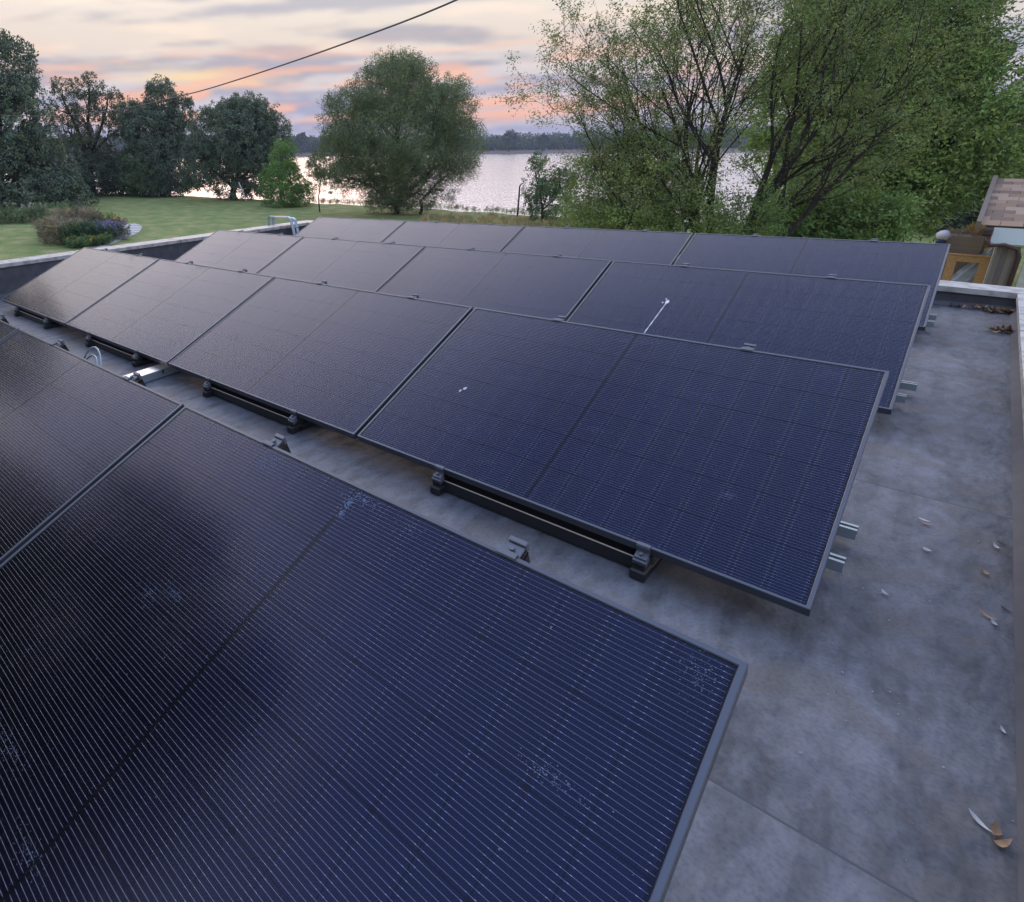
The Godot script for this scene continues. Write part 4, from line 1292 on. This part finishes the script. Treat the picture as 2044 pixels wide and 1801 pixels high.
func make_ladder_and_cable() -> void:
	# top of a ladder hooked over the left parapet
	var t := thing("ladder_hook", "bent galvanised bar hooked over the left parapet behind the panels", "ladder hook", ROOF * Transform3D(Basis.IDENTITY, v3(-7.62, 0, -7.02)))
	var prof := [v3(-0.50, 0.10, 0.06), v3(-0.50, 0.40, 0.06), v3(-0.47, 0.43, 0.055), v3(-0.06, 0.43, 0.0), v3(0.0, 0.40, 0.0), v3(0.06, 0.20, 0.0), v3(0.14, -0.11, 0.0)]
	for k in 2:
		var st := new_st()
		var zz := -0.10 * k
		for i in prof.size() - 1:
			var a: Vector3 = prof[i] + v3(0, -0.05 * k * 0.5, zz)
			var b: Vector3 = prof[i + 1] + v3(0, -0.05 * k * 0.5, zz)
			var d := (b - a).normalized()
			var up := v3(0, 0, 1)
			var s := d.cross(up).normalized()
			box(st, (a + b) * 0.5, v3(0.010, (b - a).length() + 0.008, 0.06), 0.002, Basis(s, d, s.cross(d)))
		part(t, "side_bar", done(st), M.steel)
	part(t, "cross_bar", boxm(v3(0.02, 0.02, 0.16), 0.003, v3(0.04, 0.25, -0.05)), M.steel)
	# service cable through the sky
	var pts := [v3(-1.2, 6.98, -6.8), v3(-2.8, 6.70, -7.07), v3(-4.41, 6.47, -7.34), v3(-5.05, 6.385, -7.45), v3(-5.89, 6.30, -7.6), v3(-7.22, 6.20, -7.82), v3(-8.63, 6.11, -8.06), v3(-10.85, 5.995, -8.44), v3(-13.55, 5.90, -8.9), v3(-18.81, 5.85, -9.79), v3(-25.13, 5.99, -10.86), v3(-33.22, 6.33, -12.24), v3(-42.81, 6.85, -13.87), v3(-58.72, 7.9, -16.57)]
	var cv := Curve3D.new()
	for i in pts.size():
		var tang: Vector3 = (pts[min(i + 1, pts.size() - 1)] - pts[max(i - 1, 0)]) / 6.0
		cv.add_point(pts[i], -tang, tang)
	var pp := []
	var rr := []
	var total := cv.get_baked_length()
	for i in 141:
		pp.append(cv.sample_baked(total * i / 140.0, true))
		rr.append(0.0135)
	var st := new_st(true)
	tube(st, pp, rr, 6)
	var o := part(self, "overhead_cable", done(st), M.cable)
	tag(o, "dark overhead cable sagging across the sunset sky", "cable")

# ------------------------------------------------------------------ the yard on the right
func make_yard() -> void:
	var wood := mat(Color(0.55, 0.32, 0.13), 0.7)
	wood.albedo_texture = noise_tex(201, 0.03, 4, [[0.2, Color(0.7, 0.66, 0.6)], [0.8, Color(1, 1, 1)]], 256)
	wood.uv1_triplanar = true
	wood.uv1_scale = v3(1, 4, 4)
	# tiled shed
	var z0 := -25.0
	var sh := thing("shed", "small shed with a brown tiled roof at the right edge", "shed", Transform3D(Basis.IDENTITY, v3(0, 0, z0)))
	var eave_y := 2.43
	var run := 3.7
	var rise := 1.02
	var tiles := [mat(Color(0.33, 0.225, 0.15), 0.85), mat(Color(0.40, 0.275, 0.185), 0.85), mat(Color(0.24, 0.175, 0.13), 0.85), mat(Color(0.45, 0.33, 0.235), 0.85)]
	var slope := atan2(rise, run)
	var sl := sqrt(run * run + rise * rise)
	var nc := 14
	var tw := 0.40
	var tm := new_st()
	box(tm, v3(0, 0, 0), v3(tw - 0.006, 0.022, sl / nc + 0.05), 0.006)
	var tmesh := done(tm)
	var sb := Basis(Vector3(1, 0, 0), slope)
	for i in nc:
		for k in 9:
			var s := (i + 0.5) / nc
			# every other course starts with half a tile
			var half := i % 2 == 1 and k == 0
			var px := -0.24 + tw * (k + 0.5) if i % 2 == 0 else (-0.24 + tw * 0.25 if half else -0.24 + tw * k)
			var p := v3(px, eave_y + rise * s + 0.03, -run * s)
			var tb := sb * Basis(Vector3(1, 0, 0), 0.05 + rng.randf_range(-0.012, 0.012)) * Basis(Vector3(0, 0, 1), rng.randf_range(-0.015, 0.015))
			if half: tb = tb * Basis.from_scale(v3(0.49, 1, 1))
			part(sh, "roof_tile", tmesh, tiles[rng.randi() % 4], Transform3D(tb, p))
	part(sh, "roof_deck", boxm(v3(3.4, 0.03, sl), 0.0), mat(Color(0.10, 0.08, 0.07), 0.9), Transform3D(sb, v3(1.62, eave_y + rise * 0.5 - 0.03, -run * 0.5)))
	part(sh, "verge_board", boxm(v3(0.10, 0.20, sl + 0.12), 0.008), mat(Color(0.24, 0.20, 0.165), 0.85), Transform3D(sb, v3(-0.22, eave_y + rise * 0.5 + 0.03, -run * 0.5)))
	part(sh, "fascia", boxm(v3(3.3, 0.42, 0.025), 0.004), mat(Color(0.66, 0.76, 0.80), 0.7), Transform3D(Basis(Vector3(1, 0, 0), -0.12), v3(1.73, eave_y - 0.24, 0.02)))
	part(sh, "gutter_end", boxm(v3(0.20, 0.20, 0.16), 0.04), mat(Color(0.055, 0.03, 0.028), 0.6), Transform3D(Basis.IDENTITY, v3(-0.02, eave_y - 0.16, 0.06)))
	var dp := new_st(true)
	tube(dp, [v3(0.0, eave_y - 0.30, 0.06), v3(0.10, eave_y - 0.50, 0.10), v3(0.35, eave_y - 0.46, 0.10), v3(0.60, eave_y - 0.56, 0.08), v3(0.66, eave_y - 0.75, 0.02), v3(0.66, 0.0, 0.02)], [0.05, 0.05, 0.05, 0.05, 0.05, 0.05], 8)
	part(sh, "downpipe", done(dp), mat(Color(0.075, 0.035, 0.032), 0.5))
	for i in 4:
		part(sh, "wall_plank", boxm(v3(0.098, 1.95, 0.03), 0.006), [mat(Color(0.20, 0.17, 0.15), 0.9), mat(Color(0.15, 0.13, 0.12), 0.9), mat(Color(0.24, 0.205, 0.18), 0.9)][i % 3], Transform3D(Basis.IDENTITY, v3(0.30 + i * 0.101, 0.95, -0.06 + 0.006 * (i % 2))))
	part(sh, "rendered_wall", boxm(v3(2.5, 2.0, 0.12), 0.01), M.render, Transform3D(Basis.IDENTITY, v3(2.02, 1.0, -0.02)))
	part(sh, "side_wall", boxm(v3(0.12, 2.3, 3.2), 0.01), M.render, Transform3D(Basis.IDENTITY, v3(0.26, 1.15, -1.85)))
	# straw roll
	var straw := mat(Color(0.38, 0.29, 0.22), 0.95)
	straw.albedo_texture = noise_tex(205, 0.02, 4, [[0.25, Color(0.6, 0.6, 0.6)], [0.75, Color(1, 1, 1)]], 256)
	straw.uv1_triplanar = true
	straw.uv1_scale = v3(14, 1.2, 14)
	var sr := thing("reed_bale", "upright brown reed bale behind the timber frame", "bale", Transform3D(Basis.IDENTITY, v3(-0.38, 0, -26.4)))
	part(sr, "reed_body", boxm(v3(0.82, 2.06, 0.6), 0.06, v3(0, 1.03, 0)), straw)
	var it := []
	for i in 220:
		it.append([v3(rng.randf_range(-0.42, 0.42), 2.06 - rng.randf_range(0, 0.05), rng.randf_range(-0.3, 0.3)), Vector3.UP + rv(0.8), rng.randf_range(0.12, 0.25)])
	foliage(sr, "reed_ends", CL.blade, it, Color(0.24, 0.18, 0.12), 0.3)
	var gh := thing("straw_heap", "heap of golden straw behind the reed bale", "straw", Transform3D(Basis.IDENTITY, v3(-0.34, 0, -29.2)))
	var gi := []
	for i in 900:
		var d := rv().normalized()
		d.y = absf(d.y)
		gi.append([v3(d.x * 0.8 + 0.1, d.y * (1.9 + d.x * 0.25), d.z * 0.7), d + rv(0.8), rng.randf_range(0.25, 0.5)])
	foliage(gh, "stalks", CL.blade, gi, Color(0.46, 0.30, 0.11), 0.25)
	# timber frame
	var fr := thing("timber_frame", "orange brown timber frame standing beyond the far parapet", "timber frame", Transform3D(Basis(Vector3.UP, -0.05), v3(-0.17, 0, -25.6)))
	part(fr, "top_rail", boxm(v3(0.88, 0.17, 0.06), 0.006, v3(0, 1.44, 0)), wood)
	part(fr, "cap_board", boxm(v3(0.90, 0.035, 0.14), 0.004, v3(0, 1.545, -0.02)), wood)
	part(fr, "left_post", boxm(v3(0.19, 1.35, 0.055), 0.006, v3(-0.33, 0.68, 0)), wood)
	part(fr, "right_post", boxm(v3(0.20, 1.35, 0.055), 0.006, v3(0.29, 0.68, 0)), wood)
	part(fr, "side_post", boxm(v3(0.05, 1.5, 0.14), 0.004, v3(0.43, 0.75, -0.03)), wood)
	part(fr, "rear_post", boxm(v3(0.06, 1.5, 0.05), 0.004, v3(-0.40, 0.75, -0.10)), wood)
	# crumpled plastic sheet over the stack
	var ps := new_st(true)
	var cn := noise(301, 2.6, 3)
	var nx := 18
	var ny := 22
	var g := []
	for j in ny + 1:
		var line := []
		for i in nx + 1:
			var u := float(i) / nx
			var v := float(j) / ny
			var wdt := lerpf(0.28, 1.05, v)
			var p := v3(0.42 - wdt * (1.0 - u) , 1.98 - 1.5 * v - 0.25 * (1.0 - u) * (1.0 - v), 0.0)
			p += v3(0, 0, 0.10 * cn.get_noise_2d(u * 3.0, v * 1.6) + 0.06 * sin(u * 22.0 + v * 5.0) * (0.3 + v))
			line.append(p)
		g.append(line)
	for j in ny:
		for i in nx:
			quad(ps, g[j][i], g[j][i + 1], g[j + 1][i + 1], g[j + 1][i], Vector3(0, 0, 1))
	var plastic := mat(Color(0.58, 0.62, 0.70), 0.25, 0.0, 0.6)
	var po := part(self, "plastic_sheet", done(ps), plastic, Transform3D(Basis.IDENTITY, v3(-0.05, 0, -25.95)))
	tag(po, "crumpled translucent plastic sheet hanging behind the timber frame", "plastic sheet")
	# white bag over a dark blue bundle
	var bb := thing("wrapped_bundle", "dark blue bundle with a white bag on top, left of the reed bale", "bundle", Transform3D(Basis.IDENTITY, v3(-0.86, 0, -26.0)))
	part(bb, "blue_wrap", boxm(v3(0.20, 1.9, 0.3), 0.05, v3(0.02, 0.95, 0)), mat(Color(0.022, 0.030, 0.085), 0.5))
	var bg := SphereMesh.new()
	bg.radius = 0.5
	bg.height = 1.0
	bg.radial_segments = 14
	bg.rings = 8
	var wst := SurfaceTool.new()
	wst.create_from(bg, 0)
	var am := wst.commit()
	var mdt := MeshDataTool.new()
	mdt.create_from_surface(am, 0)
	for i in mdt.get_vertex_count():
		var p := mdt.get_vertex(i)
		mdt.set_vertex(i, p * (1.0 + 0.25 * cn.get_noise_3dv(p * 2.0)))
	am.clear_surfaces()
	mdt.commit_to_surface(am)
	part(bb, "white_bag", am, mat(Color(0.62, 0.58, 0.62), 0.5), Transform3D(Basis.from_scale(v3(0.30, 0.30, 0.36)), v3(0.03, 2.0, 0)))
	part(bb, "pale_foot", boxm(v3(0.24, 0.5, 0.32), 0.05, v3(0.02, 0.9, 0.06)), mat(Color(0.45, 0.36, 0.38), 0.7))

# ------------------------------------------------------------------
func _ready() -> void:
	rng.seed = 20240611
	set_camera()
	set_light()
	print("sky ready")
	make_materials()
	make_ground()
	make_house()
	print("house ready")
	make_clusters()
	make_trees()
	print("trees ready")
	make_garden()
	make_yard()
	make_panels()
	make_litter()
	make_ladder_and_cable()
	print("done, foliage triangles ", total_tris)
